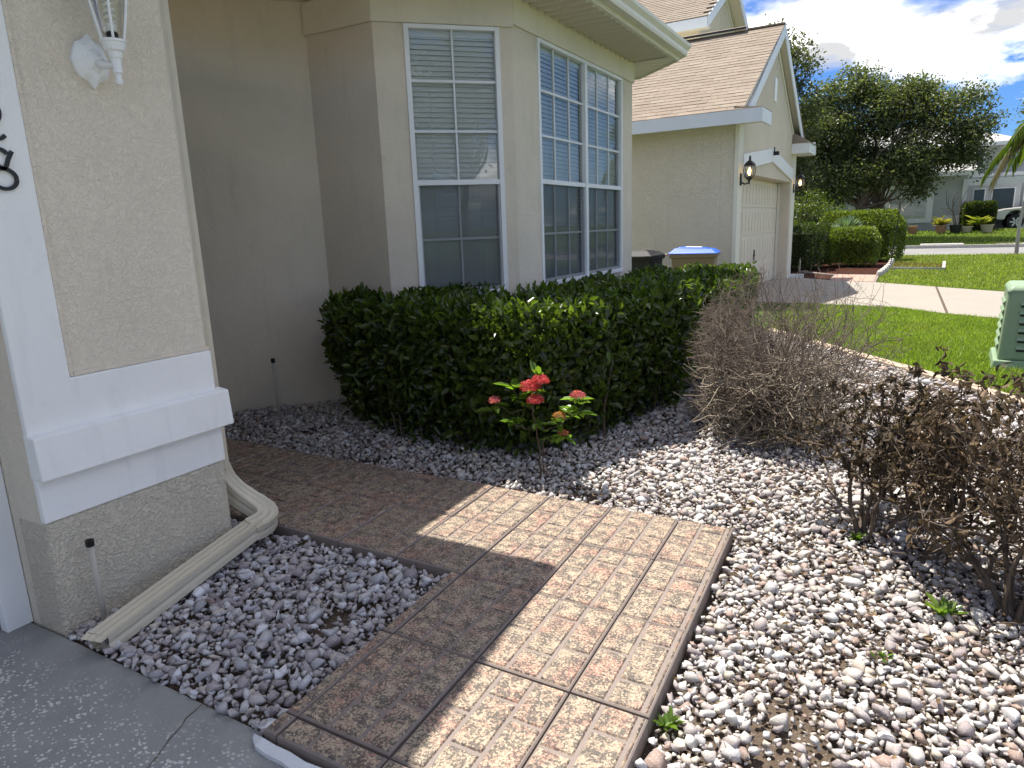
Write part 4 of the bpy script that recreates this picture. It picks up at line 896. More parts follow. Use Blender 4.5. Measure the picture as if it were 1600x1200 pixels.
for sd in range(2):
    for q in range(6):
        z = .66-q*.088; ins = .03*(z-.095)/.7
        for half_ in ((-.29, .29),) if sd == 0 else ((-.24, .24),):
            if sd == 0: y = -hd+ins; m = MB().hexa([(half_[0], y+.01, z), (half_[1], y+.01, z), (half_[1], y-.022, z-.005), (half_[0], y-.022, z-.005), (half_[0], y+.01, z+.04), (half_[1], y+.01, z+.04), (half_[1], y-.014, z+.012), (half_[0], y-.014, z+.012)])
            else: x = -hw+ins; m = MB().hexa([(x+.01, half_[0], z), (x+.01, half_[1], z), (x-.022, half_[1], z-.005), (x-.022, half_[0], z-.005), (x+.01, half_[0], z+.04), (x+.01, half_[1], z+.04), (x-.014, half_[1], z+.012), (x-.014, half_[0], z+.012)])
            A('louvre', m, bevel=.003)
            if sd == 0: A('louvre_slot', MB().box((half_[0]+.01, y-.0035, z-.03), (half_[1]-.01, y+.02, z-.004)), 'blackplastic')
            else: A('louvre_slot', MB().box((x-.0035, half_[0]+.01, z-.03), (x+.02, half_[1]-.01, z-.004)), 'blackplastic')

# ================================================================== HOUSE ACROSS THE ROAD
h3 = thing('far_house', 'pale grey two storey house across the road, half hidden by the oak', 'house', (2, 47, .5))
def A3(n, m, mat, p=None, **k): return m.build(n, mat, p or h3, **k)
A3('wall', MB().box((-9, 47, .3), (3.1, 55, 3.75)), 'house3'); A3('garage_wall', MB().box((3.1, 49.5, .3), (10.5, 56, 3.6)), 'house3')
A3('porch_beam', MB().box((3.12, 47.4, 2.95), (6.0, 47.7, 3.3)), 'white'); A3('porch_column', MB().box((5.8, 47.4, .4), (6.0, 47.7, 2.95)), 'white'); A3('porch_column', MB().box((2.9, 46.9, .4), (3.12, 47.0, 3.3)), 'white')
A3('entry_wall', MB().box((3.12, 48.9, .4), (5.8, 49.2, 3.4)), 'house3')
for x0, x1 in ((3.6, 4.1), (4.5, 5.5)):
    w_ = A3('window', MB().box((x0-.06, 48.86, 1.0), (x1+.06, 48.9, 2.8)), 'white'); A3('pane', MB().box((x0, 48.84, 1.06), (x1, 48.86, 2.74)), 'carglass', w_)
A3('upper_wall', MB().box((-7, 49.5, 3.7), (5.4, 56, 5.35)), 'house3')
r_ = A3('roof', MB().add([(-7.5, 49.0, 5.3), (5.9, 49.0, 5.3), (5.9, 56.5, 5.3), (-7.5, 56.5, 5.3), (-3.5, 52.7, 6.9), (1.9, 52.7, 6.9)], [(0, 1, 5, 4), (1, 2, 5), (2, 3, 4, 5), (3, 0, 4), (0, 3, 2, 1)]), 'roofgrey')
A3('upper_fascia', MB().box((-7.55, 48.94, 5.12), (5.95, 49.0, 5.32)), 'white')
A3('upper_window', MB().box((2.6, 49.45, 4.0), (3.9, 49.5, 5.0)), 'carglass'); A3('upper_window_trim', MB().box((2.5, 49.46, 3.9), (4.0, 49.49, 5.1)), 'white')
A3('lower_roof', MB().add([(-9.4, 46.5, 3.72), (3.5, 46.5, 3.72), (3.5, 49.5, 4.6), (-9.4, 49.5, 4.6)], [(0, 1, 2, 3)]), 'roofgrey'); A3('lower_fascia', MB().box((-9.4, 46.45, 3.5), (3.5, 46.5, 3.72)), 'white')
A3('garage_roof', MB().add([(3.0, 49.0, 3.6), (11, 49.0, 3.6), (11, 56, 3.6), (3, 56, 3.6), (7, 52.5, 5.0)], [(0, 1, 4), (1, 2, 4), (2, 3, 4), (3, 0, 4)]), 'roofgrey'); A3('garage_fascia', MB().box((3.0, 48.95, 3.42), (11, 49.0, 3.62)), 'white')
wn_ = A3('window', MB().box((-.95, 46.94, 1.0), (1.55, 47.0, 3.15)), 'white')
for c in range(3):
    x0 = -.66+c*.645; A3('blind_pane', MB().box((x0, 46.93, 1.26), (x0+.60, 46.94, 2.90)), 'blind', wn_)
    A3('pane', MB().add([(x0, 46.925, 1.26), (x0+.6, 46.925, 1.26), (x0+.6, 46.925, 2.9), (x0, 46.925, 2.9)], [(0, 1, 2, 3)]), 'glass', wn_, fix=False)
    for q in (1, 2): A3('muntin', MB().box((x0+q*.2-.014, 46.90, 2.06), (x0+q*.2+.014, 46.92, 2.90)), 'white', wn_)
    for q in (2.05, 2.48): A3('muntin', MB().box((x0, 46.90, q-.018), (x0+.6, 46.921, q+.018)), 'white', wn_)
A3('wall_trim', MB().box((2.15, 46.93, .5), (2.85, 46.99, 1.35)), 'white'); A3('house_number_plate', MB().box((-3.2, 46.95, 2.0), (-3.05, 46.99, 2.7)), 'black')

# pickup truck
tk = thing('pickup_truck', 'cream white pickup truck parked in front of the far grey house', 'truck', (7.35, 48.0, .50))
def T(n, m, mat, p=None, **k): return m.build(n, mat, p or tk, local=True, **k)
prof = [(-2.78, .55), (-2.82, .80), (-2.72, 1.02), (-2.35, 1.12), (-1.35, 1.20), (-1.1, 1.25), (-.55, 1.82), (.95, 1.86), (1.10, 1.30), (2.85, 1.30), (2.88, .6), (2.35, .52), (2.30, .75), (2.1, .95), (1.85, 1.0), (1.6, .95), (1.4, .75), (1.35, .52), (-1.35, .50), (-1.40, .75), (-1.58, .96), (-1.85, 1.02), (-2.12, .96), (-2.30, .75), (-2.36, .52)]
T('body', MB().extrude([(x, -.95, z) for x, z in prof], (0, 1.9, 0)), 'carpaint', bevel=.05)
T('front_bumper', MB().box((-2.92, -.93, .38), (-2.55, .93, .66)), 'blackplastic', bevel=.05); T('grille', MB().box((-2.86, -.62, .68), (-2.78, .62, .98)), 'blackplastic', bevel=.03)
for sy in (-1, 1):
    T('headlight', MB().box((-2.80, sy*.80-.14, .82), (-2.52, sy*.80+.14+.015*sy, 1.0)), 'alloy', bevel=.03)
    T('side_window', MB().extrude([(-.98, sy*.952, 1.28), (-.52, sy*.952, 1.74), (.85, sy*.952, 1.76), (.92, sy*.952, 1.28)], (0, sy*.006, 0)), 'carglass')
    T('mirror', MB().box((-.95, sy*1.1-.09, 1.24), (-.82, sy*1.1+.09, 1.42)), 'blackplastic', bevel=.02)
    T('fender_vent', MB().box((-1.28, sy*.952-.004, 1.0), (-.98, sy*.952+.004, 1.06)), 'blackplastic')
    for wx in (-1.85, 1.85):
        wh = T('wheel', MB().lathe([(.26, -.13), (.385, -.12), (.40, -.09), (.40, .09), (.385, .12), (.26, .13)], (wx, sy*.84, .40), 24, 'y'), 'rubber', smooth=False)
        T('rim', MB().lathe([(.05, .11), (.20, .10), (.26, .13), (.262, .05)] if sy > 0 else [(.262, -.05), (.26, -.13), (.20, -.09), (.05, -.10)], (wx, sy*.84, .40), 24, 'y'), 'blackplastic', wh)
        m = MB()
        for q in range(6):
            th = q*math.pi/3; d_ = Vector((math.cos(th), 0, math.sin(th))); e_ = Vector((-math.sin(th), 0, math.cos(th))); c_ = Vector((wx, sy*.975, .40))
            m.extrude([c_+d_*.03-e_*.03, c_+d_*.25-e_*.045, c_+d_*.25+e_*.045, c_+d_*.03+e_*.03], (0, -sy*.03, 0))
        T('spokes', m, 'alloy', wh)
tag(poly_sheet('far_driveway', [(4.0, 37.4), (10.5, 37.4), (10.5, 49.5), (3.9, 49.5), (3.9, 46.6)], .0, 'concrete', .01), kind='structure')
fd = bpy.data.objects['far_driveway']; me = fd.data
for v in me.vertices: v.co.z = ground_z(v.co.y+fd.location.y)+.02 - fd.location.z + (0 if v.co.z > .005 else -.05)

# pots and things in front of the far house
def pot(name, label, x, y, r, h, mat, prof=None):
    z = ground_z(y)+.02; pr = prof or [(r*.7, 0), (r, h*.9), (r*1.08, h*.92), (r*1.08, h), (r*.9, h), (r*.85, h*.8)]
    t = thing(name, label, 'pot', (x, y, z)); MB().lathe(pr, (0, 0, 0), 14).build('vessel', mat, t, local=True)
    MB().lathe([(r*.3, h*.78), (r*.86, h*.80), (r*.3, h*.805)], (0, 0, 0), 12).build('soil', 'soil', t, local=True); return t
POTS = [pot('planter', 'navy blue pot holding bare branches by the far window', -.35, 44.6, .26, .42, 'bluepot'), pot('planter', 'white pot next to the navy pot, across the road', .12, 44.7, .2, .28, 'white'),
        pot('planter', 'low brown pot in front of the far window', .62, 44.6, .26, .35, 'terracotta'), pot('planter', 'terracotta pot with yellow-green leaves, left of the dark pot', 1.95, 44.5, .28, .42, 'terracotta'),
        pot('planter', 'dark square-shouldered pot with wiry stems on the far lawn', 2.62, 44.5, .30, .42, 'blackplastic'), pot('planter', 'wide pale stone trough on the far lawn', 3.1, 44.6, .30, .32, 'stonepot'),
        pot('planter', 'round pale pot beside the big clipped far hedge', 4.0, 44.4, .30, .40, 'stonepot')]
# ================================================================== VEGETATION
k = N('hedge shade core'); MT['core'] = k.end(k.pbr(k.mix(k.noise(35, 4), (.012, .018, .007), (.045, .05, .022)), .9, spec=.1))  # very dark fill colour standing in for the shade inside the hedges
def pdist(P, poly):
    d = np.full(len(P), 1e9); nrm = np.zeros((len(P), 2)); n = len(poly)
    for i in range(n):
        a = np.array(poly[i]); b = np.array(poly[(i+1) % n]); ab = b-a; t = np.clip(((P-a) @ ab)/(ab @ ab), 0, 1); q = a+t[:, None]*ab; v = P-q; dd = np.linalg.norm(v, axis=1)
        nn = np.array([ab[1], -ab[0]])/np.linalg.norm(ab); upd = dd < d; d[upd] = dd[upd]; nrm[upd] = nn
    return d, nrm
def hedge(name, label, poly, ztop, nleaf, ll, ca, cb, group=None, zbot=.03, shell=.11, rounding=.0, zb=0, mat='leaf', core_in=.10, wob=.05, taper=0, slope=0):
    A_ = sum(poly[i][0]*poly[(i+1) % len(poly)][1]-poly[(i+1) % len(poly)][0]*poly[i][1] for i in range(len(poly)))
    if A_ < 0: poly = poly[::-1]
    pc_ = np.array(poly).mean(0); t = thing(name, label, 'hedge', (float(pc_[0]), float(pc_[1]), zb), group=group)
    lo, hi = np.array(poly).min(0)-.1, np.array(poly).max(0)+.1; out = []; tot = 0
    while tot < nleaf:
        P = lo+(hi-lo)*RNG.random((nleaf*3, 2)); z = RNG.random(nleaf*3)
        ins = inside(P, poly); d, nr = pdist(P, poly); sd = np.where(ins, d, -d)
        wobv = np.array([pnoise((p[0]*2.2, p[1]*2.2, 3.1)) for p in P])*wob
        zt = ztop+wobv-slope*np.clip(P[:, 1]-5.2, 0, 4)*.033; Z = zb+zbot+(zt-zbot)*z**.8
        dz = zb+zt-Z; sd2 = sd + wobv*.8*(1-.3*z)
        if taper: sd2 = sd2 - np.clip(.55-(Z-zb), 0, None)*taper
        if rounding: sd2 = sd2 - np.clip(rounding-dz, 0, None)*.55 - np.clip(.35-(Z-zb), 0, None)*.25
        dep = np.minimum(sd2, dz)
        ok = (dep > -.015) & (dep < shell*(.3+.7*RNG.random(len(P))))
        top = dz < sd2
        Nn = np.where(top[:, None], np.array([[0, 0, 1.]]), np.concatenate([nr, np.full((len(P), 1), .25)], 1))
        q = np.concatenate([P, Z[:, None]], 1)[ok]; out.append((q, Nn[ok], dep[ok])); tot += len(q)
    Q = np.concatenate([o[0] for o in out])[:nleaf]; Nn = np.concatenate([o[1] for o in out])[:nleaf]
    Nv = unit(Nn+RNG.normal(0, .55, Nn.shape)); D = unit(np.cross(Nv, RNG.normal(0, 1, Nn.shape))+Nn*.55+np.array([0, 0, .35]))
    L = ll*(.6+.8*RNG.random(nleaf)); cols = jitcol(nleaf, ca, cb, .3)
    leaves('foliage', Q, D, Nv, L, L*.5, cols, mat, t, fold=.18, curl=.12)
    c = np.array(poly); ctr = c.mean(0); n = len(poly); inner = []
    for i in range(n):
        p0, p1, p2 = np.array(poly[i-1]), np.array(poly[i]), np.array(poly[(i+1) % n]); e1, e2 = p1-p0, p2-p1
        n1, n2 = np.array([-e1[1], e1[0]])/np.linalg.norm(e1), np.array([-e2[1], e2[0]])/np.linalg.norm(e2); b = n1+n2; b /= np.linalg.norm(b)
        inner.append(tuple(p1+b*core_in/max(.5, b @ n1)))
    m = MB(); m.prism(inner, zb+zbot+.08, zb+ztop-core_in-.02-.1*slope); m.build('shade_core', 'core', t)  # solid dark block painted as the shaded interior behind the leaves
    return t
HP = [(-4.30, 4.45), (-4.12, 4.22), (-3.75, 4.06), (-3.3, 3.96), (-2.72, 3.84), (-2.10, 3.94), (-1.74, 4.56), (-1.58, 5.40), (-1.50, 6.5), (-1.46, 7.5), (-1.50, 8.5), (-1.62, 9.6), (-1.85, 10.6), (-2.75, 10.6), (-2.82, 8.9), (-2.88, 5.95), (-3.72, 5.00), (-4.18, 4.72)]
hg = hedge('hedge', 'long dark glossy clipped hedge growing under the bay windows', HP, 1.0, 60000, .066, (.026, .045, .009), (.10, .15, .022), shell=.24, core_in=.24, taper=.25, wob=.16, zbot=-.02, slope=1)
# upright shoots on the hedge top and front
n = 1500; P = np.array([-4.3, 4])+np.array([2.9, 6.6])*RNG.random((n*6, 2)); P = P[inside(P, HP)][:n]; n = len(P)
sh = RNG.random(n) < .16; P = P[sh]; n = len(P)
b = np.repeat(np.concatenate([P, (.94+.05*RNG.random((n, 1)))-np.clip(P[:, 1:2]-5.2, 0, 4)*.033], 1), 7, 0); kk = np.tile(np.arange(7), n); b[:, 2] += kk*.011; th = kk*2.4+np.repeat(RNG.random(n)*6, 7)
D = np.stack([np.cos(th), np.sin(th), .9+.2*kk], 1); leaves('new_shoots', b, D, np.stack([-np.cos(th), -np.sin(th), np.full(len(th), 1.)], 1), .062, .03, jitcol(len(b), (.06, .11, .016), (.13, .20, .03), .2), 'leaf', hg, fold=.15)
m = MB()
for i in range(60):
    j = RNG.integers(0, 12); a, c = np.array(HP[j]), np.array(HP[j+1]); q = a+(c-a)*RNG.random(); inn = (np.array([-3.0, 6.0])-q); inn = inn/np.linalg.norm(inn)*(.12+.25*RNG.random()); q = q+inn
    m.tube([(q[0], q[1], -.08), (q[0]+RNG.normal(0, .03), q[1]+RNG.normal(0, .03), .2), (q[0]+RNG.normal(0, .06), q[1]+RNG.normal(0, .06), .6)], [.011, .009, .006], 5)
tag(m.build('stems', 'greybrown_bark', hg), kind='stuff')

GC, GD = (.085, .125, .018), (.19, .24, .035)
hedge('clipped_shrub', 'box-clipped green shrub in the neighbour mulch bed, nearest the paver path', [(-1.95, 24.0), (-.60, 23.9), (-.50, 24.6), (-.55, 25.6), (-1.9, 25.7), (-2.05, 24.8)], 1.16, 16000, .06, GC, GD, 'clipped shrubs in the neighbouring front bed', rounding=.3, wob=.06, core_in=.32)
hedge('clipped_shrub', 'long rounded clipped shrub behind the box-clipped one, in front of the oak', [(-2.6, 27.0), (-1.6, 26.6), (-.3, 26.7), (.15, 27.4), (.05, 28.3), (-1, 28.8), (-2.5, 28.5)], 1.66, 20000, .07, GC, GD, 'clipped shrubs in the neighbouring front bed', rounding=.5, wob=.1, core_in=.42)
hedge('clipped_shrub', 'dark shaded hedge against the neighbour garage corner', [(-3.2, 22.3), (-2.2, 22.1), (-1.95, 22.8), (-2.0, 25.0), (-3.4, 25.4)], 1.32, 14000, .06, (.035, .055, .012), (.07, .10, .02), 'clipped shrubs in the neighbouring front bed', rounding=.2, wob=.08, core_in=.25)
hedge('far_hedge', 'big square clipped hedge beside the parked truck, far side of the road', [(3.0, 45.4), (4.35, 45.4), (4.5, 46.4), (2.95, 46.4)], 1.5, 7000, .10, (.035, .055, .012), (.08, .11, .02), None, zb=.48, rounding=.2, wob=.1)

# ---- trees
def grow(p, d, r, n, segs, step, wander, rng, upb=.0):
    for i in range(n):
        d = (d + Vector(rng.normal(0, wander, 3)) + Vector((0, 0, upb))).normalized(); q = p+d*step; r1 = r*.93
        segs.append((tuple(p), tuple(q), r, r1)); p, r = q, r1
    return p, d, r
def tree(name, label, base, r0, hbr, blobs, ncl, nper, ls, ca, cb, csd=.30, seed=1, forks=None, group=None):
    rng = np.random.default_rng(seed); t = thing(name, label, 'tree', base, group=group); b = Vector(base); segs = []
    heads = []
    for fk in (forks or [(0, 0, 1)]):
        p, d, r = grow(b+Vector((fk[0]*.1, fk[1]*.1, -.1)), Vector(fk).normalized(), r0, 6, segs, hbr/6, .09, rng, .04); heads.append((p, d, r))
    wts = np.array([bl[1][0]*bl[1][1]*bl[1][2] for bl in blobs])**.75; wts /= wts.sum(); C = []
    for i in range(ncl):
        c, rad = blobs[rng.choice(len(blobs), p=wts)]; v = rng.normal(0, 1, 3); v /= np.linalg.norm(v); v *= rng.random()**.42; C.append(np.array(c)+v*np.array(rad))
    C = np.array(C)
    for i in range(0, ncl, max(1, ncl//26)):
        h_ = heads[int(rng.integers(0, len(heads)))]; p0 = h_[0]; tgt = Vector(C[i]); mid = p0.lerp(tgt, .5)+Vector(rng.normal(0, .55, 3))+Vector((0, 0, .5)); rr = h_[2]*rng.uniform(.3, .75); pts = []
        for q in range(7): s_ = q/6; pts.append(p0*(1-s_)**2+mid*2*s_*(1-s_)+tgt*s_*s_+Vector(rng.normal(0, .05, 3))*(q > 0))
        for q in range(6): segs.append((tuple(pts[q]), tuple(pts[q+1]), rr*(1-q/7), rr*(1-(q+1)/7)))
    V, Fq = twigs(segs, 7); npmesh('trunk', V, Fq, 'greybrown_bark', t, smooth=True)
    n = ncl*nper; P = np.repeat(C, nper, 0)+rng.normal(0, csd, (n, 3))*np.array([1.1, 1.1, .8]); Nv = unit(rng.normal(0, 1, (n, 3))+np.array([0, 0, .8])); D = unit(np.cross(Nv, rng.normal(0, 1, (n, 3))))
    L = ls*(.6+.8*rng.random(n)); cl = np.repeat(.75+.5*rng.random((ncl, 1)), nper, 0)
    leaves('crown', P, D, Nv, L, L*.55, np.clip(jitcol(n, ca, cb, .25)*cl, 0, 1), 'oakleaf', t, fold=.2); return t
OC, OD = (.055, .072, .028), (.155, .18, .075)
def ob(y0, lst): return [((x, y0+dy, z), r) for x, dy, z, r in lst]
oak = tree('oak_tree', 'broad dark green oak with forked trunk in front of the far grey house', (-2.0, 42, .2), .26, 1.9,
     ob(42, [(-3.7, 0, 6.0, (1.9, 1.9, 1.5)), (-.8, .3, 6.6, (1.9, 2, 1.5)), (1.4, 0, 6.2, (1.4, 1.5, 1.3)), (.4, -.4, 4.3, (1.5, 1.6, 1.2)), (-2.4, 0, 7.9, (1.6, 1.4, 1.0)), (-4.6, .3, 7.0, (1.3, 1.3, 1.0)), (2.6, 0, 6.9, (.7, .8, .6)), (-4.4, .2, 3.6, (1.5, 1.6, 1.2)), (-2.5, .4, 4.4, (1.6, 1.7, 1.1)), (.6, -.5, 3.2, (.7, .7, .9)), (2.1, 0, 4.2, (.8, .8, .9)), (-3.9, -.2, 2.7, (1.4, 1.4, .8)), (-1.2, .8, 4.2, (1.6, 1.4, .7)), (-2.6, -1.3, 3.4, (1.8, 1.0, .8)), (-.2, -1.2, 3.7, (1.5, 1.0, .7)), (2.7, -.4, 5.4, (1.1, 1.0, .9)), (2.9, 0, 4.1, (.8, .8, .7)), (-5.0, 0, 5, (1.3, 1.3, 1.3)), (.2, .5, 7.6, (1.2, 1.2, .6))]),
     1380, 62, .14, OC, OD, .27, 3, [(-.12, 0, 1), (.55, 0, 1)])
tree('oak_tree', 'tall darker tree rising behind the neighbour gable', (-5.2, 33, 0), .2, 3.2,
     ob(33, [(-4.9, 0, 7.9, (1.35, 1.4, 1.5)), (-4.4, 0, 5.8, (1.25, 1.4, 1.4)), (-4.6, 0, 3.8, (1.2, 1.3, 1.2)), (-6.4, 1, 8.0, (1.6, 1.5, 1.2)), (-4.9, 0, 2.3, (1.2, 1.2, .9))]),
     420, 60, .13, (.045, .06, .022), (.11, .13, .05), .24, 5)
tree('oak_tree', 'tree with sparse crown at the right edge behind the palm', (7.2, 42, .2), .22, 3.5,
     ob(42, [(6.9, 0, 6.0, (2.3, 2, 1.3)), (5.9, 0, 6.6, (1.1, 1, .9)), (8.2, 0, 7, (1.8, 1.8, 1.3))]), 190, 58, .14, OC, OD, .26, 8)
tree('street_tree', 'oak across the street mirrored in the bay window panes', (13.5, -5.5, -.1), .2, 3.4,
     [((13.2, -5.5, 6.6), (2.4, 2.6, 1.7)), ((11.5, -4.2, 5.6), (1.3, 1.5, 1.0)), ((14.5, -7.5, 5.6), (1.8, 1.8, 1.4))], 150, 50, .16, OC, OD, .3, 9)
tree('street_tree', 'rounder oak further along the street mirrored in the bay window', (19, -14, -.1), .25, 3.0,
     [((19, -14, 6), (3.2, 3.2, 2.3)), ((16, -9.5, 4.4), (2.2, 2.4, 1.7))], 170, 50, .2, OC, OD, .4, 10)
tree('garden_shrub', 'loose leafy shrub between the dark hedge and the oak', (-3.3, 29, 0), .06, .7, [((-3.3, 29, 1.7), (1.0, .8, .8)), ((-2.5, 29.3, 1.3), (.8, .7, .7))], 90, 45, .10, (.06, .095, .014), (.13, .17, .03), .16, 12)
# spiky plant between the clipped shrubs
sp = thing('spiky_plant', 'pale spiky plant between the two clipped shrubs', 'plant', (-1.55, 26.1, 0)); n = 90
th = RNG.random(n)*6.283; el = RNG.random(n)*1.1+.25; D = np.stack([np.cos(th)*np.cos(el), np.sin(th)*np.cos(el), np.sin(el)], 1)
leaves('blades', np.tile(np.array([[-1.55, 26.1, 1.05]]), (n, 1)), D, np.cross(D, np.stack([-np.sin(th), np.cos(th), 0*th], 1))*-1, .55, .06, jitcol(n, (.12, .19, .13), (.22, .3, .2), .2), 'leaf_matte', sp)
MB().tube([(-1.55, 26.1, -.03), (-1.55, 26.1, 1.08)], [.06, .05], 8).build('stem', 'greybrown_bark', sp)

# palm
pm = thing('palm_tree', 'young palm with yellow-green drooping fronds at the right edge', 'palm', (3.82, 31.4, -.03))
MB().tube([(3.82, 31.4, -.1), (3.80, 31.4, 1.0), (3.9, 31.4, 2.1), (4.5, 31.4, 4.2)], [.07, .055, .05, .06], 10).build('trunk', 'pvc', pm, smooth=True)
crown = Vector((4.5, 31.4, 4.2))
for q in range(15):
    th = [2.6, 3.1, 3.6, 2.2, 4.1, 1.5, .8, .1, 5.6, 5.0, 3.0, 2.75, 3.4, 4.6, .5][q]; el = [1.0, .75, .9, .5, .6, .8, .7, .9, .7, .8, .35, 1.25, .45, .3, .4][q]; ln_ = random.uniform(2.2, 2.8); dead = q in (12, 13)
    d0 = Vector((math.cos(th), math.sin(th), 0)); pts = []
    for i in range(13):
        s_ = i/12; drop = (1.35 if not dead else 1.7)*s_*s_; pts.append(crown+d0*ln_*s_*math.cos(el*(.6 if dead else .8))*(1-.25*s_)+Vector((0, 0, ln_*(math.sin(el)*s_*.9-drop*.62))))
    fr_ = MB().tube(pts, [.018*(1-.7*i/12) for i in range(13)], 5).build('frond', 'pvc', pm)
    Ps, Ds, Ns, Ls = [], [], [], []
    for i in range(2, 13):
        t_ = (pts[min(i+1, 12)]-pts[i-1]).normalized(); sd_ = t_.cross(Vector((0, 0, 1))).normalized()
        for u_ in range(6):
            for sg in (-1, 1):
                p_ = pts[i-1].lerp(pts[i], u_/6); Ps.append(p_[:]); dd_ = (sd_*sg*.8+t_*.75+Vector((0, 0, -.45))+Vector(RNG.normal(0, .06, 3))); Ds.append(dd_[:]); Ns.append((Vector((0, 0, 1))+sd_*sg*.3)[:]); Ls.append(.80*(1-.55*abs(i/12-.45)))
    Ls = np.array(Ls); leaves('leaflets', np.array(Ps), np.array(Ds), np.array(Ns), Ls, .034, jitcol(len(Ps), (.30, .26, .14) if dead else (.13, .21, .025), (.42, .36, .22) if dead else (.27, .36, .05), .2), 'leaf_matte', fr_, curl=.3)

# potted plants across the road
def rosette(t, c, n, L, ca, cb, w_=.09, up_=.5):
    th = RNG.random(n)*6.283; D = np.stack([np.cos(th), np.sin(th), up_+.7*RNG.random(n)], 1); leaves('leaves', np.tile(np.array([c]), (n, 1))+RNG.normal(0, .08, (n, 3)), D, np.stack([-np.cos(th)*.5, -np.sin(th)*.5, np.ones(n)], 1), L*(.6+.6*RNG.random(n)), w_, jitcol(n, ca, cb, .25), 'leaf_matte', t, curl=.3)
def wiry(t, c, n, hgt, seed, mat='twig'):
    rng = np.random.default_rng(seed); sg = []
    for i in range(n):
        p = Vector(c)+Vector(rng.normal(0, .05, 3)); d = Vector((rng.normal(0, .35), rng.normal(0, .2), 1)).normalized(); p, d, r = grow(p, d, .03, 7, sg, hgt/9, .17, rng); 
        for b_ in range(3): grow(p-d*hgt*.1*b_, (d+Vector(rng.normal(0, .6, 3))).normalized(), .016, 4, sg, hgt/12, .15, rng)
    V, Fq = twigs(sg, 5); npmesh('branches', V, Fq, mat, t)
g_ = ground_z(44.6)
wiry(POTS[0], (-.35, 44.6, g_+.35), 3, 2.0, 3, 'twig_dark'); wiry(POTS[1], (.12, 44.7, g_+.25), 2, 1.6, 4, 'pvc'); wiry(POTS[4], (2.62, 44.5, g_+.35), 3, 1.9, 6, 'greybrown_bark')
rosette(POTS[3], (1.95, 44.5, g_+.5), 70, .5, (.16, .2, .03), (.45, .36, .1)); rosette(POTS[6], (3.7, 44.4, g_+.5), 60, .55, (.14, .2, .03), (.40, .40, .08)); rosette(POTS[2], (.62, 44.6, g_+.3), 20, .2, (.2, .12, .05), (.3, .2, .1))

# border stones of the neighbour bed, stake, riser
for i, (x, y) in enumerate([(-.37, 20.7), (-.33, 21.3), (-.29, 21.9), (-.26, 22.6), (-.22, 23.4), (-.19, 24.3), (-.17, 25.3), (-.15, 26.3)]):
    m = MB(); m.hexa([(x-.09, y-.26, -.03), (x+.09, y-.26, -.03), (x+.1, y+.26, -.03), (x-.08, y+.26, -.03), (x-.06, y-.22, .11), (x+.05, y-.24, .12), (x+.07, y+.22, .10), (x-.05, y+.22, .12)])
    tag(m.build('border_stone', 'curb', bevel=.03), ['nearest', 'second', 'third', 'fourth', 'fifth', 'sixth', 'seventh', 'farthest'][i]+' pale border stone of the row running from the paver path', 'stone', 'pale border stones edging the mulch bed')
m = MB(); m.sweep([(-.1, 22.85, -.02), (1.15, 22.62, -.02), (1.3, 25.6, -.02)], [(-.05, -.05), (.05, -.05), (.04, .08), (-.04, .08)]); tag(m.build('bed_kerb', 'curb'), 'grey kerb around the narrow mulch strip on the neighbour lawn', 'edging')
st_ = thing('garden_stake', 'thin dark stake standing at the corner of the mulch bed', 'stake', (-.17, 24.0, 0)); MB().tube([(-.17, 24.0, -.05), (-.02, 24.2, 1.9)], .012, 6).build('rod', 'black', st_)
riser('white sprinkler riser pipe in front of the neighbour garage corner', -2.35, 20.85, -.05, .42, .0, .0)

# ---- flowering shrub
fl = thing('flowering_shrub', 'small sunlit shrub with coral red flower clusters in front of the hedge', 'shrub', (-1.93, 3.79, -.03))
sg = []; rng = np.random.default_rng(5); B0 = Vector((-1.93, 3.79, -.06)); tips = {}
def limb(a, b, r, bow=.03, n=6):
    a, b = Vector(a), Vector(b); pts = [a.lerp(b, i/n)+Vector(rng.normal(0, .006, 3))+Vector((0, 0, -bow*math.sin(math.pi*i/n))) for i in range(n+1)]
    for i in range(n): sg.append((tuple(pts[i]), tuple(pts[i+1]), r*(1-.5*i/n), r*(1-.5*(i+1)/n)))
FK = (-1.945, 3.79, .30)
limb(B0, FK, .008, 0); limb((-1.92, 3.80, -.04), (-1.88, 3.76, .24), .005, -.01); limb(FK, (-1.985, 3.78, .42), .006, 0); limb((-1.985, 3.78, .42), (-2.09, 3.74, .55), .004); limb((-1.985, 3.78, .42), (-1.935, 3.76, .55), .005); limb(FK, (-1.78, 3.76, .345), .005); limb((-1.78, 3.76, .345), (-1.64, 3.74, .50), .004); limb(FK, (-2.08, 3.72, .33), .004); limb((-2.03, 3.76, .40), (-2.24, 3.76, .42), .0035); limb((-1.88, 3.76, .24), (-1.74, 3.76, .25), .0035)
V, Fq = twigs(sg, 6); tag(npmesh('stems', V, Fq, 'stem', fl), kind='stuff')
Ps, Ds, Ns, Ls = [], [], [], []
def ros(c, n, L, up_=.35, ph=0, jit=.2):
    for i in range(n):
        th = ph+i*2.4+rng.normal(0, .25); e = up_+rng.normal(0, jit); Ps.append((c[0]+rng.normal(0, .006), c[1]+rng.normal(0, .006), c[2]+rng.normal(0, .012))); Ds.append((math.cos(th)*math.cos(e), math.sin(th)*math.cos(e), math.sin(e))); Ns.append((-math.cos(th)*math.sin(e), -math.sin(th)*math.sin(e), math.cos(e))); Ls.append(L*rng.uniform(.7, 1.1))
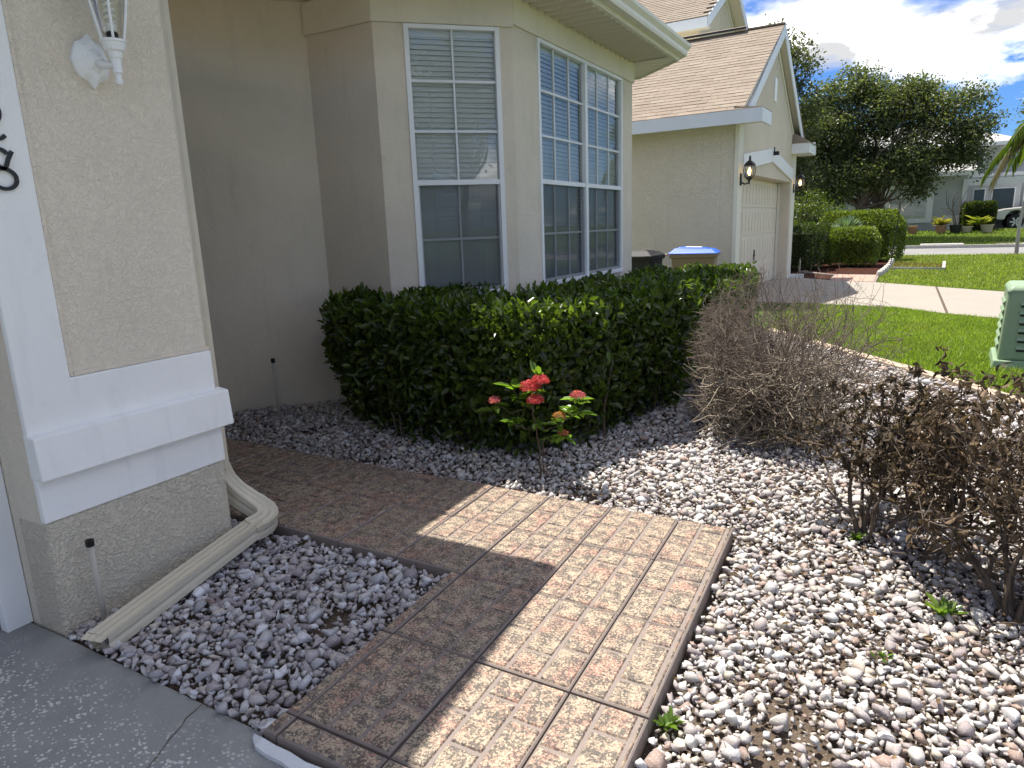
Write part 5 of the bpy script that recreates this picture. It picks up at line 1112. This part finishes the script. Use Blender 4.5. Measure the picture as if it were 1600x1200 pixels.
for c, n_, L, u_ in [((-2.09, 3.74, .55), 8, .095, .4), ((-1.935, 3.76, .54), 8, .085, .1), ((-1.93, 3.77, .62), 6, .085, .9), ((-2.24, 3.76, .42), 5, .11, .05), ((-1.64, 3.74, .50), 9, .09, .2), ((-1.62, 3.74, .44), 7, .09, .0), ((-1.78, 3.76, .36), 9, .085, .2), ((-2.08, 3.72, .33), 9, .08, .1), ((-1.95, 3.79, .31), 5, .07, .0), ((-1.84, 3.76, .26), 5, .06, -.1), ((-1.74, 3.76, .26), 8, .085, -.1), ((-2.02, 3.77, .44), 6, .07, .1), ((-2.06, 3.74, .48), 5, .07, .2), ((-1.70, 3.75, .42), 6, .08, .3)]: ros(c, n_, L, u_, rng.random()*6)
leaves('leaves', np.array(Ps), np.array(Ds), np.array(Ns), np.array(Ls)*1.2, np.array(Ls)*.56, jitcol(len(Ps), (.085, .17, .02), (.18, .29, .04), .2), 'leaf', fl, fold=.22, curl=.18)
def cluster(c, r, n, ca, cb, flat=.7):
    v = rng.normal(0, 1, (n, 3)); v = unit(v); v[:, 2] = np.abs(v[:, 2])*.9-.15; P = np.array(c)+v*np.array([r, r, r*flat])*(.55+.45*rng.random((n, 1)))
    P = np.repeat(P, 4, 0); N_ = np.repeat(unit(v+rng.normal(0, .25, v.shape)), 4, 0); ph = np.tile(np.arange(4)*math.pi/2, n)+np.repeat(rng.random(n)*3, 4); a = unit(np.cross(N_, np.array([[.3, .2, 1.]]))); b_ = np.cross(N_, a)
    D = a*np.cos(ph)[:, None]+b_*np.sin(ph)[:, None]+N_*.25
    o = leaves('flower_cluster', P, D, N_, .0125, .0062, jitcol(len(P), ca, cb, .2), 'petal', fl, fold=.1); return o
RA, RB = (.60, .045, .06), (.80, .16, .19)
cluster((-1.965, 3.735, .565), .070, 190, RA, RB, .95); cluster((-1.885, 3.725, .615), .060, 150, RA, RB, .95); cluster((-1.92, 3.715, .49), .058, 140, RA, RB, .8)
cluster((-2.235, 3.75, .455), .045, 80, (.62, .12, .16), (.75, .28, .32)); cluster((-1.635, 3.73, .545), .048, 90, (.60, .10, .14), (.75, .26, .30)); cluster((-1.765, 3.745, .40), .045, 70, (.55, .2, .06), (.6, .38, .18)); cluster((-1.745, 3.75, .29), .034, 45, (.5, .12, .05), (.6, .28, .16))

# ---- dead shrubs
def deadshrub(name, label, stems, seed, mat, zmax, nlev=3, r0=.006, step=.06, leaf=None, tang=0, box=None, lw=.03):
    rng = np.random.default_rng(seed); c = np.mean([s[0] for s in stems], 0); t = thing(name, label, 'shrub', (float(c[0]), float(c[1]), -.04), group='dead shrubs in the gravel'); segs = []; ends = []
    def rec(p, d, r, lev):
        n = int(rng.integers(3, 6)); p0 = p
        for i in range(n):
            d = (d+Vector(rng.normal(0, .20, 3))+Vector((0, 0, .03))).normalized(); q = p+d*step*rng.uniform(.7, 1.25)
            if q.z > zmax or (box and ((q.x-(box[0]+box[1])/2)/((box[1]-box[0])/2))**2+((q.y-(box[2]+box[3])/2)/((box[3]-box[2])/2))**2+(max(0, q.z-.45)/(zmax-.35))**2 > 1.0+.3*rng.random()): d = Vector((-d.x*.3, -d.y*.3, abs(d.z)*.3-.1)).normalized(); q = p+d*step*.5
            segs.append((tuple(p), tuple(q), r, r*.9)); p, r = q, r*.9
            if lev > 0 and rng.random() < .55: rec(p, (d+Vector(rng.normal(0, .62, 3))).normalized(), r*.76, lev-1)
        if lev > 0:
            for b_ in range(2): rec(p, (d+Vector(rng.normal(0, .45, 3))).normalized(), r*.82, lev-1)
        else: ends.append((tuple(p), tuple(d)))
    for s_, d_ in stems: rec(Vector(s_), Vector(d_).normalized(), r0*rng.uniform(.8, 1.3), nlev)
    V, Fq = twigs(segs, 4); npmesh('twigs', V, Fq, mat, t)
    if leaf:
        nl, L, ca, cb, zlo = leaf; E_ = np.array([s_[1] for s_ in segs]); E_ = E_[E_[:, 2] > zlo]; ii = rng.integers(0, len(E_), nl); P = E_[ii]+rng.normal(0, .008, (nl, 3))
        D = unit(rng.normal(0, 1, (nl, 3))+np.array([0, 0, -.35])); Nv = unit(rng.normal(0, 1, (nl, 3)))
        leaves('dead_leaves', P, D, Nv, L*(.35+1.1*rng.random(nl)), L*.5*(.5+.8*rng.random(nl)), jitcol(nl, ca, cb, .4), 'deadleaf', t, fold=.32, curl=.35)
    return t, segs
rg = np.random.default_rng(21)
stm = []
for i in range(25):
    a = rg.random()*6.283; rr = rg.random()**.5; s_ = (-.70+.26*rr*math.cos(a), 5.45+.36*rr*math.sin(a), -.06); stm.append((s_, (math.cos(a)*.75*rr+rg.normal(0, .15), math.sin(a)*.65*rr+rg.normal(0, .15), .85)))
t1, _ = deadshrub('dead_shrub', 'leafless grey-brown twiggy shrub next to the end of the hedge', stm, 31, 'twig_grey', 1.16, 3, .0105, .092, None, box=(-1.42, .12, 4.66, 6.7))
sg = []; rng = np.random.default_rng(44)            # dry pale tangle in its lower half
for i in range(1100):
    a = rng.random()*6.283; rr = rng.random()**.5; p = Vector((-.72+.5*rr*math.cos(a), 5.3+.6*rr*math.sin(a), rng.random()**1.1*.52)); d = Vector(rng.normal(0, 1, 3)); d.z *= .6; d.normalize(); grow(p, d, .0044*rng.uniform(.6, 1.3), int(rng.integers(3, 7)), sg, .055, .2, rng)
V, Fq = twigs(sg, 4); npmesh('dry_tangle', V, Fq, 'twig', t1)
n = 260; a = RNG.random(n)*6.283; rr = RNG.random(n)**.5; P = np.stack([-.72+.5*rr*np.cos(a), 5.2+.5*rr*np.sin(a), .05+.3*RNG.random(n)], 1)
leaves('withered_leaves', P, RNG.normal(0, 1, (n, 3)), RNG.normal(0, 1, (n, 3)), .03, .012, jitcol(n, (.10, .12, .04), (.25, .22, .09), .3), 'deadleaf', t1)
DL = ((.055, .038, .030), (.21, .155, .115))
deadshrub('dead_shrub', 'dead shrub with a few bare stems and dark brown curled leaves, in the middle', [((-.06, 3.69, -.07), (-.30, .1, 1)), ((-.03, 3.70, -.07), (-.02, .2, 1)), ((.0, 3.68, -.07), (.32, -.05, 1)), ((.0, 3.70, -.07), (.7, .2, .55)), ((-.05, 3.72, -.07), (-.05, .55, .9)), ((-.03, 3.66, -.07), (.1, -.45, .9))], 52, 'twig_dark', .80, 2, .0125, .085, (4400, .035, *DL, .24), box=(-.42, .36, 3.3, 4.25))
deadshrub('dead_shrub', 'dead shrub with thick brown withered leaves at the right edge of the gravel', [((.50, 3.15, -.07), (-.35, 0, 1)), ((.52, 3.17, -.07), (-.05, .3, 1)), ((.54, 3.14, -.07), (.35, 0, 1)), ((.53, 3.12, -.07), (.1, -.35, 1)), ((.56, 3.18, -.07), (.5, .3, .8)), ((.49, 3.19, -.07), (-.5, .3, .8)), ((.52, 3.2, -.07), (.0, .6, .8))], 53, 'twig_dark', .90, 3, .0125, .078, (6000, .036, (.065, .042, .030), (.26, .18, .12), .10), box=(.12, 1.15, 2.75, 3.8))
deadshrub('dead_shrub', 'dead leafy shrub standing farther back at the right edge, near the lawn edging', [((.95, 4.3, -.06), (-.4, 0, 1)), ((.98, 4.33, -.06), (0, .3, 1)), ((1.0, 4.3, -.06), (.4, 0, 1)), ((.98, 4.28, -.06), (0, -.4, 1))], 54, 'twig_dark', .78, 3, .0105, .078, (3200, .036, *DL, .12), box=(.45, 1.5, 3.9, 4.8))

# ---- weeds
def weed(label, x, y, z, n, L, ca=(.09, .17, .02), cb=(.18, .28, .04)):
    t = thing('weed', label, 'weed', (x, y, z)); th = RNG.random(n)*6.283; D = np.stack([np.cos(th), np.sin(th), .5+.9*RNG.random(n)], 1)
    leaves('leaves', np.tile(np.array([[x, y, z]]), (n, 1))+RNG.normal(0, .008, (n, 3)), D, np.stack([-np.cos(th), -np.sin(th), np.full(n, 1.)], 1), L*(.6+.6*RNG.random(n)), L*.35, jitcol(n, ca, cb, .25), 'leaf', t, fold=.2, curl=.2)
weed('small green weed sprouting against the right side of the walkway', -.545, 1.93, -.07, 22, .055); weed('green shoots at the foot of the middle dead shrub', -.07, 3.63, -.05, 26, .05)
weed('thin pale weed by the dead shrub at the right edge', .27, 3.05, -.06, 16, .09); weed('tiny weed in the middle of the bright gravel', .07, 2.62, -.05, 10, .04); weed('mossy tuft by the downspout elbow beside the walkway', -2.62, 2.36, -.04, 26, .03, (.05, .06, .012), (.10, .10, .02))

# ---- leaf litter in the gravel
n = 420; P = np.stack([-.9+2.6*RNG.random(n*3), 1.4+4.6*RNG.random(n*3)], 1); P = P[~inside(P, PATHPOLY) & (P[:, 0] < .3*P[:, 1]+.9)]
wt = np.exp(-((P[:, 0]-.35)**2+(P[:, 1]-3.5)**2)/.9)+.12; P = P[RNG.random(len(P)) < wt]; n = len(P)
Q = np.concatenate([P, np.array([[soil_z(x, y)+.040+.012*RNG.random()] for x, y in P])], 1)
tag(leaves('leaf_litter', Q, np.concatenate([RNG.normal(0, 1, (n, 2)), RNG.normal(0, .25, (n, 1))], 1), np.concatenate([RNG.normal(0, .4, (n, 2)), np.ones((n, 1))], 1), .034*(.4+.9*RNG.random(n)), .015, jitcol(n, (.10, .06, .035), (.30, .20, .11), .3), 'deadleaf', None, (0, 3.5, -.04), fold=.3, curl=.3), 'scattered dry brown leaves lying on the gravel under the dead shrubs', 'leaf litter', kind='stuff')
